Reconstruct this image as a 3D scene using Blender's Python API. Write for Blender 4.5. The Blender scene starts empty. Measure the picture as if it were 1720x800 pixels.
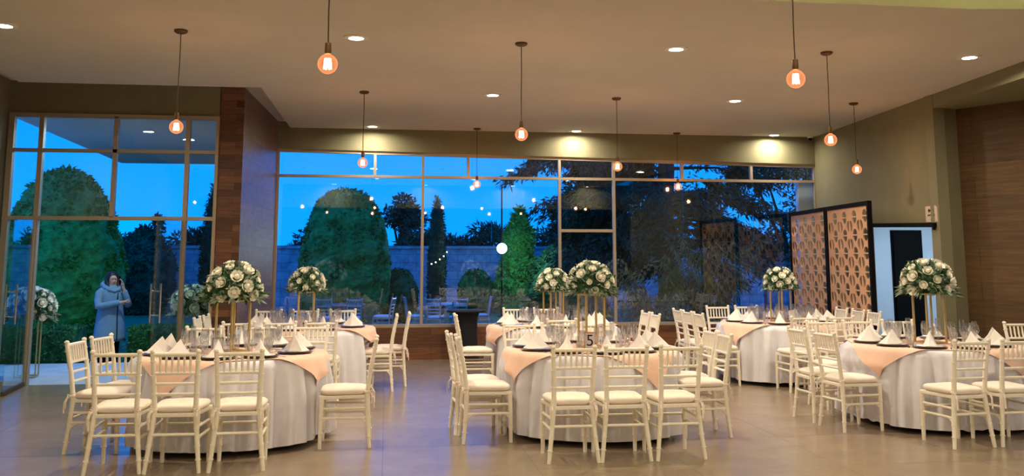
import bpy, math, random
from math import sin, cos, pi, radians as R, hypot, atan2
from mathutils import Vector, Matrix, noise
rnd = random.Random(7)
SC = bpy.context.scene
COL = SC.collection

# ------------------------------------------------------------ camera, world, light, exposure
F_PX = 1550.0
PITCH, YAW, CAM_H = 7.7, 7.7, 1.62
cd = bpy.data.cameras.new('camera')
cam = bpy.data.objects.new('camera', cd); COL.objects.link(cam)
cam.location = (0, 0, CAM_H)
cam.rotation_euler = (R(90 + PITCH), 0, R(-YAW))
cd.sensor_width = 36; cd.lens = F_PX / 1720 * 36
cd.shift_y = -(400 - (436 - F_PX * math.tan(R(PITCH)))) / 1720
cd.clip_end = 300
SC.camera = cam
SC.view_settings.view_transform = 'Standard'
SC.view_settings.look = 'None'
SC.view_settings.gamma = 1.0
SC.view_settings.use_curve_mapping = False
SC.view_settings.exposure = 0.92
SC.cycles.transparent_max_bounces = 24
SC.cycles.max_bounces = 8
SC.cycles.sample_clamp_indirect = 4.0
SC.cycles.caustics_reflective = False
SC.cycles.caustics_refractive = False

SKY_STRENGTH = 1.0
DOWNLIGHT_W = 30.0
PENDANT_W = 6.0

w = bpy.data.worlds.new('dusk_sky'); SC.world = w; w.use_nodes = True
nt = w.node_tree; nt.nodes.clear()
tc = nt.nodes.new('ShaderNodeTexCoord'); sx = nt.nodes.new('ShaderNodeSeparateXYZ')
mr = nt.nodes.new('ShaderNodeMapRange'); mr.inputs['From Min'].default_value = 0.0; mr.inputs['From Max'].default_value = 0.35
cr = nt.nodes.new('ShaderNodeValToRGB')
cr.color_ramp.elements[0].color = (0.001, 0.27, 1.0, 1); cr.color_ramp.elements[0].position = 0.0
cr.color_ramp.elements[1].color = (0.001, 0.19, 0.86, 1); cr.color_ramp.elements[1].position = 1.0
bg = nt.nodes.new('ShaderNodeBackground'); bg.inputs['Strength'].default_value = SKY_STRENGTH
ow = nt.nodes.new('ShaderNodeOutputWorld')
nt.links.new(tc.outputs['Generated'], sx.inputs[0]); nt.links.new(sx.outputs['Z'], mr.inputs['Value'])
nt.links.new(mr.outputs[0], cr.inputs[0]); nt.links.new(cr.outputs[0], bg.inputs[0]); nt.links.new(bg.outputs[0], ow.inputs[0])

# ------------------------------------------------------------ materials
def srgb(r, g, b):
    f = lambda c: (c / 255 / 12.92) if c / 255 <= 0.04045 else ((c / 255 + 0.055) / 1.055) ** 2.4
    return (f(r), f(g), f(b), 1)

def mat(name, col, rough=0.5, metal=0.0, var=0.0, scale=8.0, bump=0.0, emit=None, estr=0.0, spec=0.5, sheen=0.0):
    m = bpy.data.materials.new(name); m.use_nodes = True
    n = m.node_tree.nodes; l = m.node_tree.links; b = n['Principled BSDF']
    b.inputs['Roughness'].default_value = rough; b.inputs['Metallic'].default_value = metal
    b.inputs['Specular IOR Level'].default_value = spec
    b.inputs['Base Color'].default_value = col
    if var or bump:
        g = n.new('ShaderNodeNewGeometry'); t = n.new('ShaderNodeTexNoise'); t.inputs['Scale'].default_value = scale
        t.inputs['Detail'].default_value = 4
        l.new(g.outputs['Position'], t.inputs['Vector'])
        if var:
            r = n.new('ShaderNodeValToRGB')
            r.color_ramp.elements[0].position = 0.3; r.color_ramp.elements[1].position = 0.7
            r.color_ramp.elements[0].color = tuple(max(0, c * (1 - var)) for c in col[:3]) + (1,)
            r.color_ramp.elements[1].color = tuple(min(1, c * (1 + var)) for c in col[:3]) + (1,)
            l.new(t.outputs['Fac'], r.inputs[0]); l.new(r.outputs[0], b.inputs['Base Color'])
        if bump:
            bp = n.new('ShaderNodeBump'); bp.inputs['Strength'].default_value = bump; bp.inputs['Distance'].default_value = 0.01
            l.new(t.outputs['Fac'], bp.inputs['Height']); l.new(bp.outputs[0], b.inputs['Normal'])
    if emit:
        b.inputs['Emission Color'].default_value = emit; b.inputs['Emission Strength'].default_value = estr
    return m

def glass(name, tint, base=0.04, rough=0.0, power=5.0, top=1.0):
    m = bpy.data.materials.new(name); m.use_nodes = True
    n = m.node_tree.nodes; l = m.node_tree.links; n.clear()
    lw = n.new('ShaderNodeLayerWeight'); lw.inputs['Blend'].default_value = 0.5
    p = n.new('ShaderNodeMath'); p.operation = 'POWER'; p.inputs[1].default_value = power
    a = n.new('ShaderNodeMath'); a.operation = 'MULTIPLY_ADD'; a.inputs[1].default_value = top - base; a.inputs[2].default_value = base
    tr = n.new('ShaderNodeBsdfTransparent'); tr.inputs[0].default_value = tint
    gl = n.new('ShaderNodeBsdfGlossy'); gl.inputs['Roughness'].default_value = rough; gl.inputs[0].default_value = (1, 1, 1, 1)
    mx = n.new('ShaderNodeMixShader'); o = n.new('ShaderNodeOutputMaterial')
    l.new(lw.outputs['Facing'], p.inputs[0]); l.new(p.outputs[0], a.inputs[0]); l.new(a.outputs[0], mx.inputs[0])
    l.new(tr.outputs[0], mx.inputs[1]); l.new(gl.outputs[0], mx.inputs[2]); l.new(mx.outputs[0], o.inputs[0])
    return m

def brick_mat(name, c1, c2, mortar, bw, rh, ms=0.003, rough=0.4, grain=True, floor=False, bump=0.3, offset=0.5, spec=0.5, gscale=(1.2, 14)):
    m = bpy.data.materials.new(name); m.use_nodes = True
    n = m.node_tree.nodes; l = m.node_tree.links; b = n['Principled BSDF']
    g = n.new('ShaderNodeNewGeometry'); s = n.new('ShaderNodeSeparateXYZ'); l.new(g.outputs['Position'], s.inputs[0])
    lo, hi = (0.9, 1.1) if floor else (0.55, 1.35)
    c = n.new('ShaderNodeCombineXYZ')
    if floor:
        l.new(s.outputs['X'], c.inputs[0]); l.new(s.outputs['Y'], c.inputs[1])
    else:
        a = n.new('ShaderNodeMath'); a.operation = 'ADD'
        l.new(s.outputs['X'], a.inputs[0]); l.new(s.outputs['Y'], a.inputs[1])
        l.new(a.outputs[0], c.inputs[0]); l.new(s.outputs['Z'], c.inputs[1])
    br = n.new('ShaderNodeTexBrick'); br.inputs['Scale'].default_value = 1.0
    br.inputs['Color1'].default_value = c1; br.inputs['Color2'].default_value = c2; br.inputs['Mortar'].default_value = mortar
    br.inputs['Brick Width'].default_value = bw; br.inputs['Row Height'].default_value = rh
    br.inputs['Mortar Size'].default_value = ms; br.inputs['Mortar Smooth'].default_value = 0.2; br.offset = offset
    l.new(c.outputs[0], br.inputs['Vector'])
    out = br.outputs['Color']
    if grain:
        mp = n.new('ShaderNodeVectorMath'); mp.operation = 'MULTIPLY'; mp.inputs[1].default_value = (gscale[0], gscale[1], 1)
        l.new(c.outputs[0], mp.inputs[0])
        t = n.new('ShaderNodeTexNoise'); t.inputs['Scale'].default_value = 2.5; t.inputs['Detail'].default_value = 6; t.inputs['Roughness'].default_value = 0.65
        l.new(mp.outputs[0], t.inputs['Vector'])
        r = n.new('ShaderNodeMapRange'); r.inputs['From Min'].default_value = 0.3; r.inputs['From Max'].default_value = 0.7
        r.inputs['To Min'].default_value = lo; r.inputs['To Max'].default_value = hi
        l.new(t.outputs['Fac'], r.inputs[0])
        mu = n.new('ShaderNodeVectorMath'); mu.operation = 'SCALE'
        l.new(out, mu.inputs[0]); l.new(r.outputs[0], mu.inputs['Scale']); out = mu.outputs[0]
    l.new(out, b.inputs['Base Color'])
    b.inputs['Roughness'].default_value = rough; b.inputs['Specular IOR Level'].default_value = spec
    if bump:
        bp = n.new('ShaderNodeBump'); bp.inputs['Strength'].default_value = bump; bp.inputs['Distance'].default_value = 0.004; bp.invert = True
        l.new(br.outputs['Fac'], bp.inputs['Height']); l.new(bp.outputs[0], b.inputs['Normal'])
    return m

M = {}
M['ceiling'] = mat('ceiling_paint', srgb(206, 202, 196), 0.9, var=0.03, scale=2)
M['green'] = mat('olive_grey_paint', srgb(126, 121, 94), 0.8, var=0.05, scale=4, bump=0.1)
M['alu'] = mat('champagne_aluminium', srgb(176, 160, 138), 0.45, 0.3)
M['glass'] = glass('window_glass', (0.90, 0.95, 0.97, 1), 0.06)
M['doorglass'] = glass('door_glass', (0.80, 0.92, 0.93, 1), 0.05)
M['tile_front'] = brick_mat('wood_look_tile', srgb(128, 84, 58), srgb(70, 40, 26), srgb(50, 32, 22), 0.42, 0.095, 0.002, 0.4)
M['tile_sill'] = brick_mat('wood_look_tile_sill', srgb(140, 92, 56), srgb(100, 62, 36), srgb(70, 44, 28), 1.2, 0.2, 0.002, 0.4)
M['tile_side'] = brick_mat('glazed_stone_tile', srgb(126, 96, 86), srgb(104, 76, 66), srgb(72, 54, 46), 0.9, 0.3, 0.003, 0.38, spec=0.9, gscale=(2, 6))
M['tile_right'] = brick_mat('wood_look_tile_wall', srgb(100, 74, 42), srgb(82, 58, 32), srgb(64, 46, 26), 1.1, 0.22, 0.002, 0.5, gscale=(1.5, 10))
M['floor'] = brick_mat('polished_floor_tile', srgb(150, 132, 112), srgb(146, 128, 108), srgb(118, 103, 88), 1.2, 1.2, 0.003, 0.23, floor=True, offset=0.0, bump=0.1, gscale=(1.0, 1.3), spec=0.42)
M['block'] = brick_mat('concrete_block', srgb(165, 178, 190), srgb(156, 169, 182), srgb(126, 138, 152), 0.6, 0.3, 0.012, 0.9, gscale=(1, 1))
M['terrace'] = mat('terrace_concrete', srgb(190, 190, 190), 0.7, var=0.12, scale=3, bump=0.2)
M['soil'] = mat('garden_lawn', srgb(40, 90, 50), 0.9, var=0.4, scale=6, bump=0.5)
M['canopy'] = mat('canopy_plaster', srgb(215, 220, 220), 0.8, var=0.03)
M['white'] = mat('ivory_lacquer', srgb(250, 243, 226), 0.35, var=0.03, scale=30)
M['cushion'] = mat('cream_cushion_fabric', srgb(250, 238, 226), 0.9, var=0.04, scale=12, bump=0.15)
M['cloth'] = mat('white_satin_cloth', srgb(232, 231, 240), 0.45, var=0.03, scale=10)
M['peach'] = mat('peach_linen', srgb(250, 210, 188), 0.75, var=0.04, scale=10)
M['napkin'] = mat('white_napkin_cotton', srgb(250, 244, 240), 0.9)
M['porcelain'] = mat('porcelain', srgb(240, 236, 230), 0.15)
M['charger'] = mat('bronze_charger', srgb(110, 84, 66), 0.35, 0.6)
M['steel'] = mat('polished_steel', srgb(215, 215, 215), 0.15, 1.0)
M['gold'] = mat('brushed_gold', srgb(206, 182, 122), 0.4, 0.5)
M['goldframe'] = mat('rose_gold', srgb(216, 160, 110), 0.3, 0.7)
M['tableglass'] = glass('table_glass', (0.95, 0.96, 0.97, 1), 0.13, 0.03, power=2.0, top=0.8)
M['rose'] = mat('ivory_rose_petals', srgb(255, 252, 236), 0.7, var=0.05, scale=20)
M['leaf'] = mat('dark_green_leaf', srgb(52, 92, 46), 0.5, var=0.35, scale=25)
M['euca'] = mat('grey_green_eucalyptus', srgb(156, 172, 154), 0.7, var=0.2, scale=25)
M['hedge'] = mat('clipped_evergreen', srgb(54, 140, 56), 0.8, var=0.45, scale=9)
M['hedgedark'] = mat('dark_evergreen', srgb(44, 108, 56), 0.85, var=0.4, scale=9)
M['tree'] = mat('night_tree_leaf', srgb(42, 70, 42), 0.8, var=0.3, scale=5)
M['olive'] = mat('olive_reed_leaf', srgb(110, 112, 60), 0.8, var=0.4, scale=4)
M['bark'] = mat('brown_bark', srgb(70, 50, 38), 0.9, var=0.3, scale=12, bump=0.5)
M['black'] = mat('matt_black', srgb(9, 8, 9), 0.75, spec=0.15)
M['blackcloth'] = mat('black_stretch_fabric', srgb(18, 18, 20), 0.8)
M['lattice'] = mat('tan_lattice_board', srgb(214, 166, 124), 0.6, var=0.05, scale=5)
M['corridor'] = mat('white_corridor_paint', srgb(226, 234, 246), 0.8)
M['bronze'] = mat('aged_bronze', srgb(110, 84, 56), 0.4, 0.8)
M['cord'] = mat('brown_cord', srgb(80, 62, 44), 0.8)
M['lens'] = mat('downlight_lens', (1, 1, 1, 1), 0.4, emit=(1, 0.93, 0.78, 1), estr=12)
M['coollens'] = mat('cool_downlight_lens', (1, 1, 1, 1), 0.4, emit=(0.75, 0.95, 1, 1), estr=12)
M['ring'] = mat('white_downlight_ring', srgb(235, 230, 222), 0.5)
M['fil'] = mat('filament_glow', (1, 1, 1, 1), 0.4, emit=(1, 0.66, 0.32, 1), estr=30)
M['flood'] = mat('flood_glow', (1, 1, 1, 1), 0.4, emit=(0.7, 0.97, 1, 1), estr=14)
M['fairy'] = mat('fairy_glow', (1, 1, 1, 1), 0.4, emit=(1, 0.8, 0.5, 1), estr=5)
M['cove'] = mat('cove_glow', (1, 1, 1, 1), 0.4, emit=(0.85, 0.95, 0.25, 1), estr=14)
M['chrome'] = mat('chrome', srgb(196, 200, 205), 0.28, 0.7)
M['paper'] = mat('white_card', srgb(240, 238, 236), 0.8)
M['pinkpaper'] = mat('pale_pink_card', srgb(225, 205, 205), 0.8)
M['ink'] = mat('black_ink', srgb(24, 22, 26), 0.7)
M['skin'] = mat('skin', srgb(205, 150, 125), 0.6)
M['hair'] = mat('dark_hair', srgb(22, 17, 18), 0.6)
M['coat'] = mat('light_blue_wool_coat', srgb(112, 140, 160), 0.95, var=0.08, scale=15, bump=0.2)
M['sign'] = mat('sign_board', srgb(205, 185, 168), 0.7)
M['wood'] = mat('dark_wood', srgb(96, 66, 44), 0.6, var=0.2)
M['amber'] = None
def amber():
    m = bpy.data.materials.new('amber_bulb_glass'); m.use_nodes = True
    n = m.node_tree.nodes; l = m.node_tree.links; n.clear()
    tr = n.new('ShaderNodeBsdfTransparent'); tr.inputs[0].default_value = (1.0, 0.72, 0.48, 1)
    em = n.new('ShaderNodeEmission'); em.inputs[0].default_value = (1, 0.36, 0.16, 1); em.inputs[1].default_value = 0.8
    lw = n.new('ShaderNodeLayerWeight'); lw.inputs['Blend'].default_value = 0.35
    a = n.new('ShaderNodeMath'); a.operation = 'MULTIPLY_ADD'; a.inputs[1].default_value = 0.5; a.inputs[2].default_value = 0.22
    mx = n.new('ShaderNodeMixShader'); o = n.new('ShaderNodeOutputMaterial')
    l.new(lw.outputs['Facing'], a.inputs[0]); l.new(a.outputs[0], mx.inputs[0])
    l.new(tr.outputs[0], mx.inputs[1]); l.new(em.outputs[0], mx.inputs[2]); l.new(mx.outputs[0], o.inputs[0])
    return m
M['amber'] = amber()

# ------------------------------------------------------------ mesh builder
class MB:
    def __init__(s): s.v = []; s.f = []
    def add(s, vs, fs):
        o = len(s.v); s.v += [tuple(p) for p in vs]; s.f += [tuple(i + o for i in f) for f in fs]; return s
    def box(s, c, size, rz=0.0, mtx=None):
        hx, hy, hz = size[0] / 2, size[1] / 2, size[2] / 2
        P = [(-hx, -hy, -hz), (hx, -hy, -hz), (hx, hy, -hz), (-hx, hy, -hz), (-hx, -hy, hz), (hx, -hy, hz), (hx, hy, hz), (-hx, hy, hz)]
        m = mtx or Matrix.Rotation(rz, 3, 'Z'); c = Vector(c)
        return s.add([m @ Vector(p) + c for p in P], [(0, 3, 2, 1), (4, 5, 6, 7), (0, 1, 5, 4), (1, 2, 6, 5), (2, 3, 7, 6), (3, 0, 4, 7)])
    def bar(s, a, b, w, h=None, up=(0, 0, 1)):
        a = Vector(a); b = Vector(b); d = (b - a); L = d.length; d.normalize(); h = h or w
        u = Vector(up)
        if abs(d.dot(u)) > 0.98: u = Vector((0, 1, 0))
        x = d.cross(u).normalized(); z = x.cross(d)
        m = Matrix((x, d, z)).transposed()
        return s.box((a + b) / 2, (w, L, h), mtx=m)
    def tube(s, pts, rs, seg=8, cap=True):
        pts = [Vector(p) for p in pts]
        if not isinstance(rs, (list, tuple)): rs = [rs] * len(pts)
        vs = []; fs = []; pu = None
        for i, p in enumerate(pts):
            d = (pts[min(i + 1, len(pts) - 1)] - pts[max(i - 1, 0)]).normalized()
            if pu is None:
                pu = Vector((1, 0, 0)) if abs(d.x) < 0.9 else Vector((0, 1, 0))
            x = (pu - d * pu.dot(d)).normalized(); pu = x; y = d.cross(x)
            for k in range(seg):
                t = 2 * pi * k / seg; vs.append(p + (x * cos(t) + y * sin(t)) * rs[i])
        for i in range(len(pts) - 1):
            for k in range(seg):
                a = i * seg + k; b = i * seg + (k + 1) % seg; fs.append((a, b, b + seg, a + seg))
        if cap:
            fs.append(tuple(range(seg - 1, -1, -1))); fs.append(tuple((len(pts) - 1) * seg + k for k in range(seg)))
        return s.add(vs, fs)
    def cyl(s, a, b, r0, r1=None, seg=12): return s.tube([a, b], [r0, r0 if r1 is None else r1], seg)
    def lathe(s, prof, c=(0, 0, 0), seg=20, closed=False):
        vs = []; fs = []; n = len(prof)
        for r, z in prof:
            for k in range(seg):
                t = 2 * pi * k / seg; vs.append((c[0] + r * cos(t), c[1] + r * sin(t), c[2] + z))
        for i in range(n - 1):
            for k in range(seg):
                a = i * seg + k; b = i * seg + (k + 1) % seg; fs.append((a, b, b + seg, a + seg))
        if not closed:
            if prof[0][0] > 1e-4: fs.append(tuple(range(seg - 1, -1, -1)))
            if prof[-1][0] > 1e-4: fs.append(tuple((n - 1) * seg + k for k in range(seg)))
        return s.add(vs, fs)
    def prism(s, poly, z0, z1):
        n = len(poly); vs = [(x, y, z0) for x, y in poly] + [(x, y, z1) for x, y in poly]
        fs = [tuple(range(n - 1, -1, -1)), tuple(range(n, 2 * n))] + [(i, (i + 1) % n, (i + 1) % n + n, i + n) for i in range(n)]
        return s.add(vs, fs)
    def sphere(s, c, r, seg=12, rings=8, sc=(1, 1, 1)):
        vs = [(c[0], c[1], c[2] - r * sc[2])]; fs = []
        for i in range(1, rings):
            p = -pi / 2 + pi * i / rings
            for k in range(seg):
                t = 2 * pi * k / seg; vs.append((c[0] + r * cos(p) * cos(t) * sc[0], c[1] + r * cos(p) * sin(t) * sc[1], c[2] + r * sin(p) * sc[2]))
        vs.append((c[0], c[1], c[2] + r * sc[2])); T = len(vs) - 1
        for k in range(seg): fs.append((0, 1 + (k + 1) % seg, 1 + k)); fs.append((T, T - seg + k, T - seg + (k + 1) % seg))
        for i in range(rings - 2):
            for k in range(seg):
                a = 1 + i * seg + k; b = 1 + i * seg + (k + 1) % seg; fs.append((a, b, b + seg, a + seg))
        return s.add(vs, fs)
    def build(s, name, m, parent=None, smooth=False, ang=35, bevel=0.0):
        me = bpy.data.meshes.new(name); me.from_pydata(s.v, [], s.f); me.update()
        ms = m if isinstance(m, (list, tuple)) else [m]
        for q in ms: me.materials.append(q)
        if smooth:
            me.polygons.foreach_set('use_smooth', [True] * len(me.polygons))
            me.set_sharp_from_angle(angle=R(ang))
        o = bpy.data.objects.new(name, me); COL.objects.link(o)
        if parent: o.parent = parent
        if bevel:
            b = o.modifiers.new('bevel', 'BEVEL'); b.width = bevel; b.segments = 2; b.limit_method = 'ANGLE'
        return o

def tag(o, label=None, cat=None, group=None, kind=None):
    if label: o['label'] = label
    if cat: o['category'] = cat
    if group: o['group'] = group
    if kind: o['kind'] = kind
    return o
def thing(name, label, cat, loc=(0, 0, 0), rz=0.0, group=None, kind=None):
    o = bpy.data.objects.new(name, None); o.empty_display_size = 0.1; COL.objects.link(o)
    o.location = loc; o.rotation_euler = (0, 0, rz); return tag(o, label, cat, group, kind)
def copy_tree(o, parent=None):
    c = o.copy(); COL.objects.link(c)
    if parent: c.parent = parent
    for ch in list(KIDS.get(o.name, [])) or [x for x in o.children]: copy_tree(ch, c)
    return c
KIDS = {}
def dup(o, loc, rz=0.0, label=None, group=None, scale=None):
    c = copy_tree(o); c.location = loc; c.rotation_euler = (0, 0, rz)
    if label: c['label'] = label
    if group: c['group'] = group
    if scale: c.scale = scale
    return c
def struct(name, mb, m, parent=None, **k):
    o = mb.build(name, m, parent, **k)
    if not parent: tag(o, kind='structure')
    return o
def lab(o, label): o['label'] = label; return o

# ------------------------------------------------------------ dimensions (metres)
ZC = 3.78; YW = 15.5; YD = 13.0; XL = -5.02
RW0 = (7.53, 15.5); RWJ = (7.10, 11.15); RW1 = (6.905, 9.09)
def rwx(y): return RW0[0] + (RW1[0] - RW0[0]) * (RW0[1] - y) / (RW0[1] - RW1[1])

# ------------------------------------------------------------ structure
lab(struct('floor', MB().prism([(-6.2, -9), (10.5, -9), (10.5, 16.4), (7.5, 16.4), (7.5, 15.6), (-1.85, 15.6), (-2.0, 13.06), (-6.2, 13.06)], -0.1, 0.0), M['floor']), 'grey brown polished tile floor of the hall')
c = MB()
c.prism([(-1.61, 15.5), (-1.61, 11.85), (-4.5, 11.85), (-4.46, 7.2), (5.0, 7.2), (6.85, 6.95), (6.86, 8.6), (7.53, 15.5)], ZC, ZC + 0.16)
lab(struct('ceiling', c, M['ceiling']), 'beige grey dropped ceiling over the tables')
u = MB()   # higher ceiling seen in the slot along the left column and over the entrance
u.add([(-6.2, 11.0, 4.02), (-1.3, 11.0, 4.02), (-1.3, 13.2, 3.985), (-6.2, 13.2, 4.02), (-2.2, 13.0, 3.985), (-1.3, 13.0, 3.985), (-1.3, 15.6, 3.875), (-2.2, 15.6, 3.875)], [(0, 1, 2, 3), (4, 5, 6, 7)])
u.box((-3.75, 12.1, 4.1), (5.0, 2.4, 0.1)); u.box((-1.8, 14.3, 4.08), (1.2, 2.6, 0.1))
u.box((-5.2, 9.5, 4.1), (1.6, 5.0, 0.1))
struct('ceiling_slot', u, M['ceiling'])
n_ = MB(); n_.box((1.0, 2.0, 4.38), (14.5, 10.9, 0.12)); n_.box((1.0, -5.7, 3.86), (16.0, 5.0, 0.12)); n_.box((8.6, 9.0, 4.3), (3.6, 5.2, 0.1))
struct('ceiling_near', n_, M['ceiling'])
fz = MB()
fz.bar((-4.6, 7.24, 4.12), (5.0, 7.24, 4.12), 0.06, 0.66); fz.bar((5.0, 7.24, 4.12), (7.2, 6.95, 4.12), 0.06, 0.66)
struct('trim_1', fz, M['ceiling'])
# window wall: header (its lower edge drops to the right), sill wall
hd = MB()
def quadbox(mb, xa, xb, za0, zb0, z1, y0, y1):
    mb.add([(xa, y0, za0), (xb, y0, zb0), (xb, y1, zb0), (xa, y1, za0), (xa, y0, z1), (xb, y0, z1), (xb, y1, z1), (xa, y1, z1)],
           [(0, 3, 2, 1), (4, 5, 6, 7), (0, 1, 5, 4), (1, 2, 6, 5), (2, 3, 7, 6), (3, 0, 4, 7)])
quadbox(hd, -1.82, 7.6, 3.435, 3.29, 4.1, 15.45, 15.75)
lab(struct('wall_back', hd, M['green']), 'olive grey header wall above the long window')
lab(struct('wall_sill', MB().box((2.86, 15.6, 0.21), (9.4, 0.3, 0.62)), M['tile_sill']), 'low wood look tiled wall under the long window')
# long window
wf = thing('window_1', 'long window across the back of the hall', None, kind='structure'); del wf['label']; wf['label'] = 'long aluminium window across the back of the hall'
ZT = 2.99; ZS = 0.567; YG = 15.52
f = MB()
f.add([(-1.82, YG - .04, 3.44), (7.56, YG - .04, 3.29), (7.56, YG + .04, 3.29), (-1.82, YG + .04, 3.44), (-1.82, YG - .04, 3.385), (7.56, YG - .04, 3.235), (7.56, YG + .04, 3.235), (-1.82, YG + .04, 3.385)],
      [(0, 3, 2, 1), (4, 5, 6, 7), (0, 1, 5, 4), (1, 2, 6, 5), (2, 3, 7, 6), (3, 0, 4, 7)])
f.build('top_rail', M['alu'], wf)
MB().box((2.87, YG, ZT), (9.38, 0.07, 0.045)).build('transom', M['alu'], wf)
MB().box((2.87, YG - 0.01, 0.541), (9.38, 0.12, 0.052)).build('sill_rail', M['alu'], wf)
for x, z0, z1 in ((-1.79, ZS, 3.41), (0.59, ZS, 3.37), (2.915, ZS, 3.34), (3.865, ZS, 3.32), (7.53, ZS, 3.27), (-0.21, ZT, 3.39), (1.35, ZT, 3.36), (5.09, ZT, 3.30), (6.35, ZT, 3.28)):
    MB().box((x, YG, (z0 + z1) / 2), (0.045, 0.075, z1 - z0)).build('mullion', M['alu'], wf)
MB().box((3.39, YG, 2.105), (0.91, 0.06, 0.05)).build('crossbar', M['alu'], wf)
xs_low = [-1.77, -0.58, 0.57, 1.75, 2.895, 3.845, 5.10, 6.37, 7.51]
for a, b in zip(xs_low[:-1], xs_low[1:]):
    MB().box(((a + b) / 2, YG + 0.005, (ZS + ZT - .02) / 2), (b - a - 0.006, 0.008, ZT - .02 - ZS)).build('pane', M['glass'], wf)
xs_top = [-1.77, -0.21, 0.59, 1.35, 2.915, 3.865, 5.09, 6.35, 7.51]
for a, b in zip(xs_top[:-1], xs_top[1:]):
    g = MB(); quadbox(g, a + .02, b - .02, ZT + .02, ZT + .02, 3.26 + (7.5 - b) * .0155, YG, YG + .008); g.build('pane', M['glass'], wf)
# wood tiled pier between entrance and long window
pr = MB()
pr.add([(-2.30, 13.0, 0), (-1.98, 13.0, 0), (-1.98, 13.0, 4.0), (-2.30, 13.0, 4.0)], [(0, 1, 2, 3)])
pr.add([(-2.30, 13.0, 0), (-2.30, 13.0, 4.0), (-2.30, 13.35, 4.0), (-2.30, 13.35, 0)], [(0, 1, 2, 3)])
pf = struct('wall_pier', pr, M['tile_front'])
pf['label'] = 'wood look tiled pier between entrance glazing and long window'
ps = MB().prism([(-1.98, 13.0), (-1.80, 15.5), (-1.80, 15.8), (-2.25, 15.8), (-2.29, 13.01)], 0, 4.0)
lab(struct('wall_pier_side', ps, M['tile_side']), 'glazed tiled side of the pier facing the hall')
# entrance glazing
wg = thing('window_2', 'tall glazed entrance wall with aluminium bars', None, kind='structure')
struct('wall_entrance', MB().box((-3.88, 13.1, 3.83), (3.14, 0.2, 0.52)), M['green'])
for z, h in ((3.545, 0.05), (3.07, 0.045), (2.165, 0.05)):
    MB().box((-3.66, YD, z), (2.72, 0.08, h)).build('rail', M['alu'], wg)
MB().box((-4.98, YD, 1.77), (0.07, 0.09, 3.56)).build('mullion', M['alu'], wg)
MB().box((-4.60, YD, 1.77), (0.06, 0.09, 3.56)).build('mullion', M['alu'], wg)
MB().box((-3.65, YD, 2.86), (0.055, 0.08, 1.36)).build('mullion', M['alu'], wg)
MB().box((-2.71, YD, 1.77), (0.055, 0.09, 3.56)).build('mullion', M['alu'], wg)
MB().box((-2.32, YD, 1.77), (0.04, 0.09, 3.56)).build('mullion', M['alu'], wg)
for a, b in ((-4.945, -4.63), (-4.57, -3.68), (-3.62, -2.74), (-2.68, -2.34)):
    MB().box(((a + b) / 2, YD + .01, 3.31), (b - a, 0.008, 0.42)).build('pane', M['glass'], wg)
    MB().box(((a + b) / 2, YD + .01, 2.62), (b - a, 0.008, 0.85)).build('pane', M['glass'], wg)
for a, b in ((-4.945, -4.63), (-2.68, -2.34)):
    MB().box(((a + b) / 2, YD + .01, 1.075), (b - a, 0.008, 2.13)).build('pane', M['doorglass'], wg)
MB().box((-4.8, YD, 0.03), (0.36, 0.08, 0.06)).build('rail', M['alu'], wg)
MB().box((-2.51, YD, 0.03), (0.36, 0.08, 0.06)).build('rail', M['alu'], wg)
def leaf(name, hinge, ang, width, label):
    d = thing(name, label, None, (hinge[0], hinge[1], 0), ang, kind='structure')
    MB().box((width / 2, 0, 1.08), (width, 0.012, 2.10)).build('pane', M['doorglass'], d)
    MB().box((width / 2, 0, 0.03), (width, 0.035, 0.05)).build('bottom_rail', M['cord'], d)
    MB().box((0.012, 0, 1.08), (0.03, 0.035, 2.10)).build('hinge_stile', M['alu'], d)
    for s in (-1, 1):
        h = MB(); h.cyl((width - 0.09, s * 0.06, 0.84), (width - 0.09, s * 0.06, 1.32), 0.0125)
        h.cyl((width - 0.09, 0, 0.93), (width - 0.09, s * 0.06, 0.93), 0.009); h.cyl((width - 0.09, 0, 1.23), (width - 0.09, s * 0.06, 1.23), 0.009)
        h.build('door_handle', M['steel'], d, smooth=True)
    return d
leaf('door_1', (-4.60, 12.94), R(-84), 0.93, 'left glass entrance leaf swung open into the hall')
leaf('door_2', (-2.71, 12.94), R(-98), 0.93, 'right glass entrance leaf swung open into the hall')
# left wall
lw = MB(); lw.box((-5.12, 10.0, 2.05), (0.16, 6.2, 4.1)); lw.box((-6.2, 0.0, 2.2), (0.2, 18, 4.6)); lw.box((-5.6, 6.9, 2.2), (1.1, 0.15, 4.6))
lab(struct('wall_left', lw, M['green']), 'olive grey wall at the left end')
# right wall with corridor opening (y 11.3..13.6) and deep recess lined in wood tile nearer the camera
rw = MB()
def wallseg(mb, ya, yb, z0, z1, t=0.15):
    xa, xb = rwx(ya), rwx(yb); mb.prism([(xa, ya), (xb, yb), (xb + t, yb), (xa + t, ya)], z0, z1)
wallseg(rw, 15.6, 13.5, 0, 4.1); wallseg(rw, 13.5, 11.36, 2.16, 4.1); rw.add([(rwx(13.5), 13.5, 2.16), (rwx(11.36), 11.36, 2.16), (rwx(11.36), 11.36, 2.07), (rwx(13.5) + .15, 13.5, 2.16), (rwx(11.36) + .15, 11.36, 2.16), (rwx(11.36) + .15, 11.36, 2.07)], [(0, 1, 2), (5, 4, 3), (0, 2, 5, 3)]); wallseg(rw, 11.36, 11.15, 0, 4.1); wallseg(rw, 11.15, 6.9, 3.6, 4.1)
rw.prism([(7.10, 11.15), (7.51, 11.28), (7.51, 11.4), (7.10, 11.34)], 0, 4.1)
lab(struct('wall_right', rw, M['green']), 'olive grey wall at the right with the corridor opening')
ww = MB().prism([(7.51, 11.28), (8.9, 8.48), (9.05, 8.55), (7.62, 11.4)], 0, 3.62)
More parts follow.
